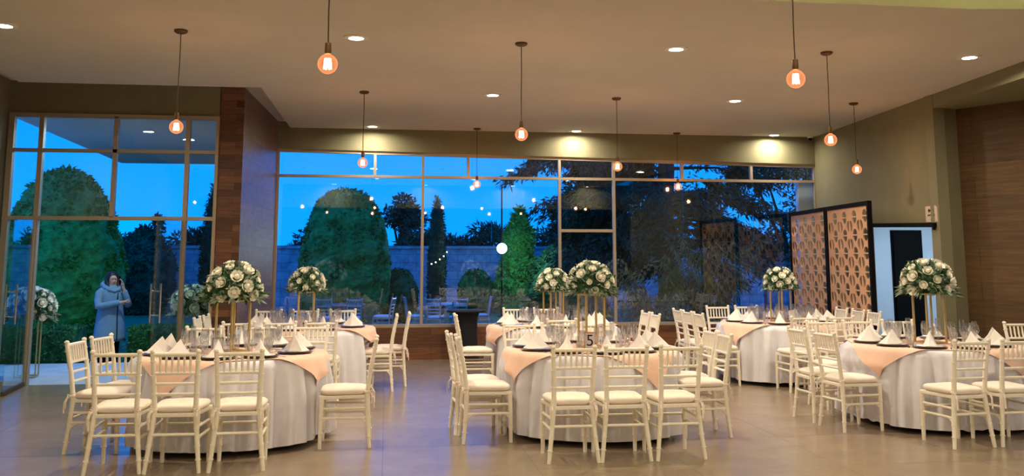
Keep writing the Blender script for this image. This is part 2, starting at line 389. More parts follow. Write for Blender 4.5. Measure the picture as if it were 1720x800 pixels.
lab(struct('wall_recess', ww, M['tile_right']), 'brown wood look tiled wall in the right recess')
sf = MB().prism([(7.12, 11.16), (7.13, 11.3), (7.6, 11.4), (9.2, 8.4), (9.2, 6.9), (6.86, 6.9)], 3.608, 3.68)
struct('ceiling_recess', sf, M['green'])
struct('wall_front_right', MB().box((9.2, 3.0, 2.2), (0.2, 12.0, 4.6)), M['green'])
# behind the camera: header strip and back wall, seen only in the window reflections
bw = MB(); bw.box((1.5, -3.1, 3.95), (16, 0.2, 0.9)); bw.box((1.5, -2.96, 3.5), (16, 0.14, 0.05)); bw.box((1.5, -8.1, 2.0), (16.4, 0.2, 4.2)); bw.box((9.3, -5.6, 2.0), (.2, 5.2, 4.2))
struct('wall_rear', bw, M['green'])
# corridor behind the opening
cw = MB(); cw.box((9.5, 15.75, 1.5), (4.4, 0.12, 3.0)); cw.box((11.6, 13.5, 1.5), (0.12, 4.6, 3.0)); cw.box((9.5, 11.5, 1.4), (3.9, 0.1, 2.8))
cw.box((9.6, 13.6, 2.62), (4.0, 4.6, 0.08)); 
lab(struct('wall_corridor', cw, M['corridor']), 'pale corridor walls seen through the right opening')
struct('floor_corridor', MB().prism([(7.3, 15.7), (7.3, 11.45), (11.6, 11.45), (11.6, 15.7)], -0.1, 0.0), M['floor'])
dr = thing('door_3', 'black door at the end of the side corridor', None, (0, 0, 0), kind='structure')
MB().box((9.31, 15.66, 1.065), (0.54, 0.05, 2.11)).build('door_panel', M['black'], dr)
MB().box((9.31, 15.685, 1.075), (0.60, 0.03, 2.14)).build('door_frame', M['black'], dr)
hn = MB(); hn.cyl((9.52, 15.64, 1.0), (9.52, 15.58, 1.0), .01); hn.cyl((9.52, 15.58, 1.0), (9.42, 15.58, 1.0), .01); hn.build('door_handle', M['steel'], dr)
tb = MB(); tb.bar((7.22, 13.3, 2.135), (7.075, 11.22, 2.065), 0.05, 0.06); tb.bar((7.072, 11.24, 2.09), (7.072, 11.24, 2.0), 0.03)
lab(struct('trim_2', tb, M['black']), 'black track bar over the corridor opening')
bz = MB(); bz.bar((rwx(15.5) - .01, 15.5, .04), (rwx(13.5) - .01, 13.5, .04), .02, .08)
struct('baseboard_right', bz, M['wood'])
# outside
gd = MB().prism([(-30, 15.75), (-5.6, 15.75), (40, 15.75), (40, 75), (-30, 75)], -0.45, -0.2)
lab(struct('ground', gd, M['soil']), 'dark green garden lawn outside')
te = MB().prism([(-9, 13.06), (-1.8, 13.06), (-1.9, 15.76), (-9, 15.6)], -0.45, -0.003)
lab(struct('ground_terrace', te, M['terrace']), 'pale terrace in front of the entrance')
gwl = MB(); gwl.box((2, 34.1, 0.9), (50, 0.2, 2.26)); gwl.box((2, 34.08, 2.06), (50, 0.3, 0.1))
lab(struct('wall_garden', gwl, M['block']), 'concrete block wall at the end of the garden')
gw2 = MB().prism([(8.9, 21.0), (10.2, 21.0), (10.2, 21.2), (8.9, 21.2)], -0.2, 1.85)
struct('wall_garden_right', gw2, M['block'])
cn = MB(); cn.add([(-5.15, 13.2, 3.58), (-2.35, 13.2, 3.58), (-2.6, 19.75, 3.58), (-5.42, 19.75, 3.58), (-5.15, 13.2, 3.86), (-2.35, 13.2, 3.86), (-2.6, 19.75, 3.86), (-5.42, 19.75, 3.86)],
                 [(0, 1, 2, 3), (7, 6, 5, 4), (0, 4, 5, 1), (1, 5, 6, 2), (2, 6, 7, 3), (3, 7, 4, 0)])
lab(struct('ceiling_canopy', cn, M['canopy']), 'grey porch canopy outside the entrance')
# garden-side faces of the building so the night outside stays dark behind the reflections
struct('wall_outside_left', MB().box((-6.2, 13.2, 2.0), (1.95, 0.2, 4.2)), M['canopy'])

# ------------------------------------------------------------ fixtures
def area(name, loc, W, size, color, rot=(0, 0, 0), spread=180, shape='DISK', sy=None, parent=None):
    ld = bpy.data.lights.new(name, 'AREA'); ld.shape = shape; ld.size = size
    if sy: ld.size_y = sy
    ld.energy = W; ld.color = color; ld.spread = R(spread)
    o = bpy.data.objects.new(name, ld); COL.objects.link(o); o.location = loc; o.rotation_euler = rot
    if parent: o.parent = parent
    return o
WARM = (1.0, 0.88, 0.67)
dl = thing('downlight', '', 'ceiling light', (0, 0, -50))
MB().lathe([(0.098, 0.0), (0.122, 0.0), (0.122, -0.008), (0.098, -0.012)], closed=False, seg=28).build('trim_ring', M['ring'], dl)
MB().lathe([(0.0, -0.006), (0.098, -0.006), (0.098, -0.011), (0.0, -0.015)], seg=28).build('lens', M['lens'], dl)
area('downlight_lamp', (0, 0, -0.03), DOWNLIGHT_W, 0.19, WARM, parent=dl, spread=170)
pn = thing('pendant_lamp', '', 'pendant lamp', (0, 0, -50))
MB().lathe([(0.0, 0), (0.062, 0), (0.062, -0.018), (0.04, -0.032), (0.006, -0.034)], seg=24).build('ceiling_cup', M['bronze'], pn, smooth=True)
MB().tube([(0, 0, -.03), (0.002, 0.0, -.3), (-.002, 0, -.6), (0, 0, -0.80)], 0.0045, 6).build('cord', M['cord'], pn, smooth=True)
MB().lathe([(0.006, -0.79), (0.02, -0.795), (0.022, -0.85), (0.018, -0.865), (0.0, -.865)], seg=16).build('socket', M['bronze'], pn, smooth=True)
bulb = [(0.018, -0.862)] + [(0.064 * sin(t), -0.93 + 0.064 * cos(t)) for t in [0.35 + i * (pi - 0.36) / 14 for i in range(15)]]
bb = MB().lathe(bulb, seg=24).build('bulb', M['amber'], pn, smooth=True, ang=80)
fl = MB()
for k in range(6):
    t = k * pi / 3; fl.cyl((0.016 * cos(t), 0.016 * sin(t), -0.895), (0.022 * cos(t), 0.022 * sin(t), -0.962), 0.0055, seg=6)
fl.build('filament', M['fil'], bb)
pl = bpy.data.lights.new('pendant_glow', 'POINT'); pl.energy = PENDANT_W; pl.color = (1, 0.55, 0.25); pl.shadow_soft_size = 0.03
po = bpy.data.objects.new('pendant_glow', pl); COL.objects.link(po); po.location = (0, 0, -0.93); po.parent = pn
DLS = [(-3.56, 8.92, 'over the far left, nearest row'), (-0.33, 8.97, 'above the left centre, nearest row'), (2.93, 9.02, 'right of centre in the nearest row'), (6.18, 8.98, 'at the right end of the nearest row'),
       (1.36, 11.95, 'near the ceiling centre, middle row'), (4.70, 11.95, 'right one in the middle row'),
       (-0.26, 15.1, 'against the window header at the left'), (3.15, 15.18, 'against the window header at the centre'), (6.68, 15.22, 'against the window header at the right'), (-1.9 + .05, 11.97, None)]
first = True
for x, y, d in DLS:
    if d is None: continue
    l = 'round recessed downlight glowing in the ceiling ' + d
    if first: dl.location = (x, y, ZC); dl['label'] = l; dl['group'] = 'recessed ceiling downlights'; first = False
    else:
        d_ = dup(dl, (x, y, ZC), 0, l, 'recessed ceiling downlights')
        if y > 15:      # the lamps beside the window header run dimmer
            for ch in d_.children:
                if ch.type == 'LIGHT': ch.data = ch.data.copy(); ch.data.energy = DOWNLIGHT_W * .42
PD = [(-1.97, 8.9, ZC, 'in front of the entrance glazing at the left'), (1.31, 8.99, ZC, 'hanging at the centre, nearest whole one'), (4.55, 8.97, ZC, 'near the right wall, larger of the two there'),
      (-0.32, 11.94, ZC, 'left one of the middle row, in front of the window mullion'), (3.04, 11.97, ZC, 'centre one of the middle row'), (6.41, 11.92, ZC, 'near the right wall, smaller of the two there'),
      (1.46, 15.12, ZC, 'close to the window above the cypress'), (4.92, 15.22, ZC, 'close to the window in front of the dark tree'),
      (-0.39, 5.85, 3.78, 'large near one left of centre, cord leaving the picture top'), (2.77, 5.92, 3.78, 'large near one right of centre, cord leaving the picture top')]
first = True
for x, y, z, d in PD:
    l = 'amber globe filament pendant ' + d
    if first: pn.location = (x, y, z); pn['label'] = l; pn['group'] = 'amber globe pendants'; first = False
    else: dup(pn, (x, y, z), 0, l, 'amber globe pendants')
# rows further back in the hall, seen only as reflections in the window
for j, y in enumerate((2.8, -0.2)):
    for i in range(4):
        x = -3.6 + 3.25 * i + (0 if j % 2 else 1.6)
        dup(dl, (x, y, 4.32), 0, 'recessed downlight seen only as a reflection in the window', 'downlights reflected in the window')
        dup(pn, (x - 1.62, y, 4.1), 0, 'amber pendant seen only as a reflection in the window', 'pendants reflected in the window')
for x in (-1.9, 1.4, 4.6, 7.4): dup(dl, (x, -2.75, 4.32), 0, 'recessed downlight seen only as a reflection in the window', 'downlights reflected in the window')
cl = thing('cove_light', 'yellow green lit strip along the near ceiling step', 'light strip', (0, 0, 0))
MB().bar((-4.4, 7.12, 4.27), (5.0, 7.12, 4.27), 0.03, 0.03).bar((5.0, 7.12, 4.27), (6.8, 6.86, 4.27), 0.03, 0.03).build('light_strip', M['cove'], cl)
cv = MB(); cv.bar((-4.4, 7.12, 4.295), (5.0, 7.12, 4.295), 0.05, 0.04); cv.bar((5.0, 7.12, 4.295), (6.8, 6.86, 4.295), 0.05, 0.02); cv.build('channel', M['ring'], cl)
# cool lamp in the porch canopy, cool tube in the corridor
pc = thing('porch_downlight', 'cool white round downlight in the porch canopy outside', 'ceiling light', (-3.66, 14.7, 3.58))
MB().lathe([(0.10, 0.0), (0.125, 0.0), (0.125, -0.01), (0.10, -0.012)], seg=28).build('trim_ring', M['ring'], pc)
MB().lathe([(0.0, -0.006), (0.10, -0.006), (0.10, -0.011), (0.0, -0.015)], seg=28).build('lens', M['coollens'], pc)
area('porch_lamp', (0, 0, -0.03), 40, 0.19, (0.55, 0.85, 1.0), parent=pc)
ct = thing('corridor_light', 'cool light panel in the side corridor ceiling', 'ceiling light', (9.3, 13.9, 2.58))
MB().box((0, 0, -0.02), (1.2, 0.3, 0.03)).build('panel', M['coollens'], ct)
area('corridor_lamp', (0, 0, -0.05), 15, 1.1, (0.42, 0.68, 1.0), shape='RECTANGLE', sy=0.28, parent=ct)
# security camera in the corner
sc_ = thing('security_camera', 'small white dome camera in the far right ceiling corner', 'camera', (7.38, 15.3, ZC))
MB().lathe([(0, 0), (0.05, 0), (0.05, -0.03), (0.03, -0.04), (0, -.04)], seg=16).build('mount', M['ring'], sc_, smooth=True)
MB().sphere((0, 0, -0.05), 0.033).build('lens_dome', M['black'], sc_, smooth=True)

# ------------------------------------------------------------ directional sign
sg = thing('directional_sign', 'small cream sign with a left arrow above the corridor opening', 'sign', (rwx(11.34) - 0.012, 11.34, 2.215), atan2(RW0[1] - RW1[1], RW0[0] - RW1[0]))
sb = MB().prism([(-0.155, -0.105), (0.155, -0.105), (0.155, 0.105), (-0.12, 0.105), (-0.155, 0.08)], -0.004, 0.004)
sb.v = [(x, z, y) for x, y, z in sb.v]
sb.build('board', M['sign'], sg)
# text faces -x: local +y of the sign points away from the wall
def sign_poly(pts, name, m): 
    q = MB().prism(pts, 0.004, 0.0065); q.v = [(-x, z, y) for x, y, z in q.v]; q.build(name, m, sg)
sign_poly([(-0.085, 0.045), (-0.05, 0.075), (-0.05, 0.058), (0.07, 0.058), (0.07, 0.032), (-0.05, 0.032), (-0.05, 0.015)], 'arrow', M['ink'])
tcu = bpy.data.curves.new('text', 'FONT'); tcu.body = 'SANITARIOS'; tcu.size = 0.036; tcu.align_x = 'CENTER'; tcu.extrude = 0.0008
to = bpy.data.objects.new('lettering', tcu); COL.objects.link(to); tcu.materials.append(M['ink'])
to.parent = sg; to.rotation_euler = (pi / 2, 0, pi); to.location = (0, 0.006, -0.028)
sign_poly([(-0.018, -0.085), (0.018, -0.085), (0.012, -0.06), (0.006, -0.048), (-0.006, -0.048), (-0.012, -0.06)], 'pictogram', M['ink'])

def to_mesh(o):
    bpy.context.view_layer.update()
    me = bpy.data.meshes.new_from_object(o.evaluated_get(bpy.context.evaluated_depsgraph_get()))
    n = bpy.data.objects.new(o.name, me); COL.objects.link(n); n.parent = o.parent; n.location = o.location; n.rotation_euler = o.rotation_euler
    nm = o.name; bpy.data.objects.remove(o); n.name = nm; return n
to_mesh(to)
# ------------------------------------------------------------ lattice screen (two panels in black frames)
def lattice(p0, p1, h, label, name='lattice_panel'):
    p0 = Vector(p0); p1 = Vector(p1); L = (p1 - p0).length; rz = atan2(p1.y - p0.y, p1.x - p0.x)
    t = thing(name, label, 'screen', (p0.x, p0.y, 0), rz, 'tan lattice panels in black frames')
    fr = 0.05
    cu = bpy.data.curves.new('lattice', 'CURVE'); cu.dimensions = '2D'; cu.fill_mode = 'BOTH'; cu.extrude = 0.009
    def spl(pts):
        s = cu.splines.new('POLY'); s.points.add(len(pts) - 1)
        for q, (x, y) in zip(s.points, pts): q.co = (x, y, 0, 1)
        s.use_cyclic_u = True
    spl([(fr, 0.06), (L - fr, 0.06), (L - fr, h - 0.06), (fr, h - 0.06)])
    nx = 4; cx_ = (L - 2 * fr) / (nx + .15); cz = 0.262; N = 9
    nz = 8; z0 = h - 0.06 - 0.14
    for j in range(2 * nz + 1):
        for i in range(nx):
            zc = z0 - 0.5 * cz * j
            if zc < 0.2: continue
            xo = fr + 0.07 * cx_ + cx_ * (i + (0.5 if j % 2 == 0 else 0.0) + 0.25)
            if xo + 0.2 * cx_ > L - fr - .01: continue
            rx, rz_ = 0.225 * cx_, 0.32 * cz
            g = 0.016
            if j % 2:   # two upright halves side by side
                rx *= 1.08
                spl([(xo - g * 1.2 + rx * -1 * sin(pi * k / N), zc + rz_ * cos(pi * k / N)) for k in range(N + 1)])
                spl([(xo + g * 1.2 + rx * sin(pi * k / N), zc + rz_ * cos(pi * k / N)) for k in range(N + 1)])
            else:       # upper and lower halves
                spl([(xo + rx * cos(pi * k / N), zc + g * .6 + rz_ * sin(pi * k / N)) for k in range(N + 1)])
                spl([(xo + rx * cos(pi * k / N), zc - g * .6 - rz_ * sin(pi * k / N)) for k in range(N + 1)])
    tmp = bpy.data.objects.new('lattice_tmp', cu); COL.objects.link(tmp)
    dg = bpy.context.evaluated_depsgraph_get(); me = bpy.data.meshes.new_from_object(tmp.evaluated_get(dg))
    bpy.data.objects.remove(tmp)
    me.materials.clear(); me.materials.append(M['lattice'])
    o = bpy.data.objects.new('lattice_board', me); COL.objects.link(o); o.parent = t; o.rotation_euler = (pi / 2, 0, 0)
    f = MB()
    f.box((fr / 2, 0, h / 2), (fr, 0.06, h)); f.box((L - fr / 2, 0, h / 2), (fr, 0.06, h)); f.box((L / 2, 0, h - .03), (L - 2 * fr, 0.06, 0.06)); f.box((L / 2, 0, 0.03), (L - 2 * fr, .06, .06))
    f.build('frame', M['black'], t)
    return t
lattice((7.01, 15.42), (6.80, 13.66), 2.43, 'tan cut-out lattice panel in a black frame, the one nearer the long window')
lattice((6.80, 13.65), (6.635, 12.04), 2.43, 'tan cut-out lattice panel in a black frame, the one beside the corridor opening')

# ------------------------------------------------------------ chiavari chair (faces +y, origin on the floor)
def make_chair(name, m, cat, label, cush, ties=True):
    t = thing(name, label, cat)
    bp = {}
    for s in (-1, 1):
        pts = [(s * 0.203, -0.225, 0.0), (s * 0.178, -0.205, 0.22), (s * 0.155, -0.195, 0.44), (s * 0.160, -0.222, 0.66), (s * 0.172, -0.270, 0.905)]
        b = MB(); b.tube(pts, [0.0165, 0.020, 0.0215, 0.0195, 0.017], 10)
        for a, fpos in ((0, .45), (0, .9), (1, .5), (2, .25), (2, .7), (3, .3), (3, .75)):
            p = Vector(pts[a]).lerp(Vector(pts[a + 1]), fpos); d = (Vector(pts[a + 1]) - Vector(pts[a])).normalized()
            b.cyl(p - d * .005, p + d * .005, 0.0235, seg=10)
        p = Vector(pts[-1]); b.lathe([(0.010, -.002), (0.0205, 0.006), (0.0205, 0.019), (0.011, 0.027), (0, .03)], (p.x, p.y, p.z), 10)
        b.build('back_post', m, t, smooth=True, ang=50)
        fpt = [(s * 0.182, 0.200, 0.0), (s * 0.180, 0.196, 0.22), (s * 0.182, 0.19, 0.425)]
        b = MB(); b.tube(fpt, [0.0165, 0.0195, 0.0215], 10)
        for a, fpos in ((0, .6), (1, .3), (1, .85)):
            p = Vector(fpt[a]).lerp(Vector(fpt[a + 1]), fpos); b.cyl(p - Vector((0, 0, .005)), p + Vector((0, 0, .005)), 0.0235, seg=10)
        b.build('front_leg', m, t, smooth=True, ang=50)
    def yb(z): return -0.195 - 0.027 * (z - .44) / .22 if z < .66 else -0.222 - 0.048 * (z - .66) / .245
    def xb(z): return 0.155 + 0.005 * (z - .44) / .22 if z < .66 else 0.160 + 0.012 * (z - .66) / .245
    b = MB(); b.prism([(-.155, -.215), (.155, -.215), (.2, .2), (.19, .215), (-.19, .215), (-.2, .2)], 0.415, 0.445)
    b.build('seat', m, t, bevel=0.006)
    b = MB(); z = .892; b.tube([(-xb(z), yb(z), z), (xb(z), yb(z), z)], 0.0145, 8); b.build('top_rail', m, t, smooth=True)
    for z, r in ((.748, .0125), (.668, .0115), (.588, .0115)):
        b = MB(); b.tube([(-xb(z), yb(z), z), (0, yb(z) - .004, z), (xb(z), yb(z), z)], r, 8); b.build('back_rail', m, t, smooth=True)
    for k in range(6):
        x = -0.158 + 0.316 * (k + 1) / 7
        b = MB(); z0, z1 = .750, .888
        b.tube([(x, yb(z0), z0), (x, (yb(z0) + yb(z1)) / 2, .80), (x, (yb(z0) + yb(z1)) / 2 - .004, .835), (x, yb(z1), z1)], [.0085, .0108, .0098, .0085], 6)
        b.build('spindle', m, t, smooth=True)
    for s in (-1, 1):
        b = MB(); b.tube([(s * .165, -.20, .335), (s * .181, .194, .335)], .0115, 8); b.build('stretcher', m, t, smooth=True)
        b = MB(); b.tube([(s * .175, -.205, .235 + .02), (s * .181, .196, .235 + .02)], .012, 8)
        for y0, sy in ((-.20, 1), (.195, -1)):
            b.tube([(s * .178, y0, .185), (s * .178, y0 + sy * .012, .215), (s * .178, y0 + sy * .035, .243), (s * .178, y0 + sy * .06, .252)], .009, 6)
        b.build('stretcher', m, t, smooth=True)
    b = MB(); b.tube([(-.177, -.205, .285), (.177, -.205, .285)], .012, 8); b.build('stretcher', m, t, smooth=True)
    b = MB(); b.tube([(-.181, .197, .30), (.181, .197, .30)], .0115, 8); b.build('stretcher', m, t, smooth=True)
    # cushion: rounded pillow with slight sag
    n = 14; vs = []; fs = []
    def outl(a):
        c, s_ = cos(a), sin(a); e = 0.42
        x = math.copysign(abs(c) ** e, c); y = math.copysign(abs(s_) ** e, s_)
        wx = 0.172 + 0.024 * (y + 1) / 2
        return x * wx, y * 0.198 + 0.004
    rings = [(0.0, .0), (0.55, .0), (0.93, .002), (1.02, .014), (1.05, .030), (1.02, .044), (0.93, .055), (0.6, .066), (0.0, .07)]
    seg = 32
    for (r, h) in rings:
        for k in range(seg):
            x, y = outl(2 * pi * k / seg)
            wob = 0.004 * noise.noise(Vector((x * 14, y * 14, h * 40)))
            vs.append((x * r, y * r, 0.447 + h + (wob if h > .01 else 0)))
    for i in range(len(rings) - 1):
        for k in range(seg):
            a = i * seg + k; b_ = i * seg + (k + 1) % seg; fs.append((a, b_, b_ + seg, a + seg))
    b = MB().add(vs, fs); cu = b.build('cushion', cush, t, smooth=True, ang=70)
    if ties:
        for s in (-1, 1):
            b = MB(); px, py = s * .158, -.198
            b.lathe([(0.0215, 0), (0.0265, .004), (0.0265, .016), (0.0215, .02)], (px, py, .462), 10)
            for k, (dx, dy, ln) in enumerate(((.02, -.03, .14), (.035, -.012, .10))):
                q = [(px, py - .02, .47), (px + s * dx * .8, py - .03 + dy * .4, .455), (px + s * dx, py - .03 + dy, .42), (px + s * dx * .9, py - .03 + dy * 1.1, .47 - ln)]
                for i in range(3): b.bar(q[i], q[i + 1], .014, .004, up=(0.3, 1, 0.2))
            b.tube([(px, py - .02, .47), (px + s * .022, py - .035, .488), (px + s * .034, py - .03, .47), (px, py - .02, .468)], .004, 5)
            b.build('tie', cush, cu)
    return t

WC = 'white ballroom chair '
CH = [  # x, y, facing direction (degrees; 90 faces the window), label
 (-2.035, 7.84, 90, 'at the front left table, leftmost of its near row', 1),
 (-1.585, 7.82, 88, 'at the front left table, middle of its near row', 1),
 (-1.125, 7.82, 92, 'at the front left table, rightmost of its near row', 1),
 (-2.40, 8.62, -6, 'left of the front left table, farthest left of all', 1),
 (-2.33, 9.07, -13, 'left of the front left table, second one, behind the leftmost', 1),
 (-0.34, 8.57, 180, 'right of the front left table, seen side on', 1),
 (-1.88, 9.94, -90, 'on the far side of the front left table, left one', 1),
 (-1.29, 9.97, -90, 'on the far side of the front left table, middle one', 1),
 (-0.79, 9.94, -93, 'on the far side of the front left table, right one', 1),
 (-1.63, 11.17, 90, 'at the back left table, left one of its near side', 2),
 (-1.175, 11.15, 90, 'at the back left table, middle one of its near side', 2),
 (-0.72, 11.17, 90, 'at the back left table, right one of its near side', 2),
 (-0.12, 12.00, 180, 'right of the back left table, nearer one, seen side on', 2),
 (0.05, 12.45, 180, 'right of the back left table, farther one, seen side on', 2),
 (-2.0, 11.85, 0, 'left of the back left table before the pier, nearer one', 2),
 (-1.98, 12.32, 0, 'left of the back left table before the pier, farther one', 2),
 (-1.62, 13.18, -92, 'on the window side of the back left table, left one', 2),
 (-1.11, 13.2, -90, 'on the window side of the back left table, middle one', 2),
 (-0.58, 13.18, -88, 'on the window side of the back left table, right one', 2),
 (1.52, 7.76, 90, 'at the front centre table, leftmost of its near row', 3),
 (1.955, 7.76, 90, 'at the front centre table, middle of its near row', 3),
 (2.405, 7.76, 92, 'at the front centre table, rightmost of its near row', 3),
 (0.93, 8.63, 1, 'left of the front centre table, nearer one, seen side on', 3),
 (0.88, 9.07, 3, 'left of the front centre table, second one behind the nearer', 3),
 (2.94, 8.61, 180, 'right of the front centre table, nearer one', 3),
 (2.96, 9.06, 180, 'right of the front centre table, second one behind the nearer', 3),
 (1.46, 9.95, -90, 'on the far side of the front centre table, left one', 3),
 (1.89, 9.98, -90, 'on the far side of the front centre table, middle one', 3),
 (2.33, 9.95, -90, 'on the far side of the front centre table, right one', 3),
 (1.16, 12.0, 0, 'left of the back centre table, beside the black high table', 4),
 (2.07, 11.2, 90, 'at the back centre table, on its near side', 4),
 (3.22, 11.85, 180, 'right of the back centre table, nearer one', 4),
 (3.22, 12.32, 180, 'right of the back centre table, farther one', 4),
 (1.87, 13.2, -90, 'on the window side of the back centre table, left one', 4),
 (2.32, 13.2, -90, 'on the window side of the back centre table, right one', 4),
 (4.36, 11.93, 0, 'left of the back right table, nearest of three', 5),
 (4.36, 12.38, 0, 'left of the back right table, middle of three', 5),
 (4.36, 12.83, 0, 'left of the back right table, farthest of three', 5),
 (5.0, 13.4, -88, 'on the window side of the back right table, left one', 5),
 (5.45, 13.42, -90, 'on the window side of the back right table, right one', 5),
 (5.13, 11.26, 90, 'at the back right table, left one of its near side', 5),
 (5.59, 11.26, 90, 'at the back right table, right one of its near side', 5),
 (6.32, 11.98, 178, 'right of the back right table before the lattice screen, nearest of three', 5),
 (6.32, 12.42, 178, 'right of the back right table before the lattice screen, middle of three', 5),
 (6.30, 12.86, 178, 'right of the back right table before the lattice screen, farthest of three', 5),
 (4.50, 8.70, 7, 'left of the front right table, nearer one in full view', 6),
 (4.47, 9.22, 3, 'left of the front right table, farther one', 6),
 (5.05, 7.88, 96, 'at the front right table, left one of its near row', 6),
 (5.54, 7.90, 92, 'at the front right table, near row, beside the picture edge', 6),
 (4.96, 9.95, -90, 'on the far side of the front right table, left one', 6),
 (5.42, 9.98, -90, 'on the far side of the front right table, middle one', 6),
 (5.86, 9.97, -100, 'on the far side of the front right table, right one', 6),
 (7.03, 9.42, -95, 'beyond the front right table at the right picture edge', 6)]
chair0 = make_chair('ballroom_chair', M['white'], 'chair', '', M['cushion'])
for i, (x, y, a, d, g) in enumerate(CH):
    o = chair0 if i == 0 else copy_tree(chair0)
    o.location = (x, y, 0); o.rotation_euler = (0, 0, R(a - 90)); o['label'] = WC + d
    o['group'] = 'white ballroom chairs around the tables'

# ------------------------------------------------------------ tables
TABLES = [  # key, x, y, overlay angle, stand rot, stand top z, bouquet scale, description
 ('front left', -1.40, 9.0, -25, 50, 1.25, 1.12, 1), ('back left', -1.0, 12.2, -20, 8, 1.22, .98, 2), ('front centre', 2.0, 9.0, -65, 12, 1.29, 1.0, 3),
 ('back centre', 2.2, 12.2, -70, 20, 1.22, .92, 4), ('back right', 5.42, 12.35, -65, 30, 1.22, .95, 5), ('front right', 5.55, 9.0, -65, 5, 1.28, 1.12, 6)]
ZT_ = 0.765; RT = 0.815
def tucked(px, py, pz, cx, cy, rmin=.5, gap=.012):
    # cloth hanging at this table gives way behind the seats pushed under it
    if pz > .60: return px, py
    k = min(1, (.60 - pz) / .07)
    for x, y, a, d, g in CH:
        if hypot(x - cx, y - cy) > 1.45: continue
        f = R(a - 90); ca, sa = cos(-f), sin(-f)
        def loc(qx, qy): ex, ey = cx + qx - x, cy + qy - y; return ex * ca - ey * sa, ex * sa + ey * ca
        lx, ly = loc(px, py)
        side = min(1, max(0, (.275 - abs(lx)) / .04))
        if side <= 0 or ly > .245 + gap or ly < -.35: continue
        q = 1.0; r0 = hypot(px, py)
        while q * r0 > rmin and loc(px * q, py * q)[1] < .245 + gap: q -= .01
        q = 1 - (1 - q) * k * side
        px, py = px * q, py * q
    return px, py
def cloth_mesh(seed, hem=0.03, ctr=(0, 0)):
    r = random.Random(seed); N = 320; ks = [(k_, r.random() * 6.28, a_) for k_, a_ in ((r.choice((17, 19, 21)), .7), (r.choice((31, 35)), .95), (r.choice((7, 9)), .3), (r.choice((12, 14)), .35))]
    prof = [(0.0, ZT_), (RT * .5, ZT_), (RT - .03, ZT_), (RT, ZT_ - .004), (RT + .012, ZT_ - .018)]
    nz = 26; vs = []; fs = []
    for pr_, z in prof:
        for k in range(N): t = 2 * pi * k / N; vs.append((pr_ * cos(t), pr_ * sin(t), z))
    for j in range(1, nz + 1):
        tt = j / nz
        for k in range(N):
            t = 2 * pi * k / N
            w_ = sum(a * sin(q * t + ph + .5 * tt) for q, ph, a in ks) / 1.6
            w_ = max(-1.2, min(1.2, w_)); w_ = 1 - 2 * (1 - (w_ + 1.2) / 2.4) ** 1.6 if w_ > -1.2 else -1
            rr = RT + .040 + .055 * tt + .066 * w_ * min(1, tt * 1.8 + .2) ** .8
            z_ = (ZT_ - .018) + (hem + .012 * w_ - ZT_ + .018) * tt
            x_, y_ = tucked(rr * cos(t), rr * sin(t), z_, *ctr); vs.append((x_, y_, z_))
    n = len(prof) + nz
    for i in range(n - 1):
        for k in range(N):
            a = i * N + k; b = i * N + (k + 1) % N; fs.append((a, b, b + N, a + N))
    return MB().add(vs, fs)
def overlay_mesh(seed, h=0.79, ctr=(0, 0), rot=0.0):
    r = random.Random(seed); n = 56; vs = []; fs = []; Rr = RT + 0.004; p1 = r.random() * 6
    for j in range(n + 1):
        for i in range(n + 1):
            a = -h + 2 * h * i / n; b = -h + 2 * h * j / n; s = hypot(a, b); th = atan2(b, a)
            if s <= Rr: vs.append((a, b, ZT_ + .006))
            else:
                d = s - Rr; rr = Rr + .022 + min(d, .03) * .9 + d * .20 + .012 * sin(th * 22 + p1) * min(1, d * 6)
                rr += 0.03 * min(1, d * 6)
                z_ = ZT_ + .006 - max(0, d - .008); th2 = th + rot
                x_, y_ = tucked(rr * cos(th2), rr * sin(th2), z_, ctr[0], ctr[1], gap=.0)
                rr2 = hypot(x_, y_); vs.append((rr2 * cos(th), rr2 * sin(th), z_))
    for j in range(n):
        for i in range(n): k = j * (n + 1) + i; fs.append((k, k + 1, k + n + 2, k + n + 1))
    return MB().add(vs, fs)

# tableware prototypes
def proto(name, label, cat, parts, group=None):
    t = thing(name, label, cat, (0, 0, 0))
    for pn_, mb, m, kw in parts: mb.build(pn_, m, t, **kw)
    return t
HID = []
def single(name, mb, m, cat, **k):
    o = mb.build(name, m, None, **k); o['category'] = cat; HID.append(o); return o
charger = single('charger_plate', MB().lathe([(0, 0), (.10, 0), (.135, .006), (.158, .012), (.158, .015), (.135, .010), (.10, .005), (0, .005)], seg=36), M['charger'], 'plate', smooth=True)
plate = single('dinner_plate', MB().lathe([(0, 0), (.08, 0), (.095, .006), (.130, .014), (.131, .017), (.095, .011), (.08, .006), (0, .005)], seg=36), M['porcelain'], 'plate', smooth=True)
def napkin_mesh():
    m = MB(); A = (0, .01, .142); F = (0, -.135, .004); L = (-.055, -.12, .002); Q = (.055, -.12, .002); B = (0, .135, .004)
    L2 = (-.062, .02, .0); Q2 = (.062, .02, .0); ML = (-.018, -.05, .07); MR = (.018, -.05, .07)
    vs = [A, L, L2, B, Q2, Q, F, ML, MR, (-.012, .06, .06), (.012, .06, .06)]
    fs = [(0, 7, 1, 2), (0, 2, 9), (9, 2, 3), (0, 10, 4), (10, 3, 4), (0, 4, 5, 8), (0, 8, 6, 7), (7, 6, 1), (8, 5, 6), (0, 9, 3, 10), (1, 6, 5, 4, 3, 2)]
    return m.add(vs, fs)
napkin = single('folded_napkin', napkin_mesh(), M['napkin'], 'napkin')
wine = single('wine_glass', MB().lathe([(0, 0), (.034, 0), (.034, .002), (.006, .008), (.0042, .02), (.0042, .085), (.010, .095), (.028, .112), (.037, .135), (.038, .155), (.033, .195), (.0325, .195), (.037, .155), (.036, .135), (.027, .114), (0, .098)], seg=20), M['tableglass'], 'glass', smooth=True, ang=60)
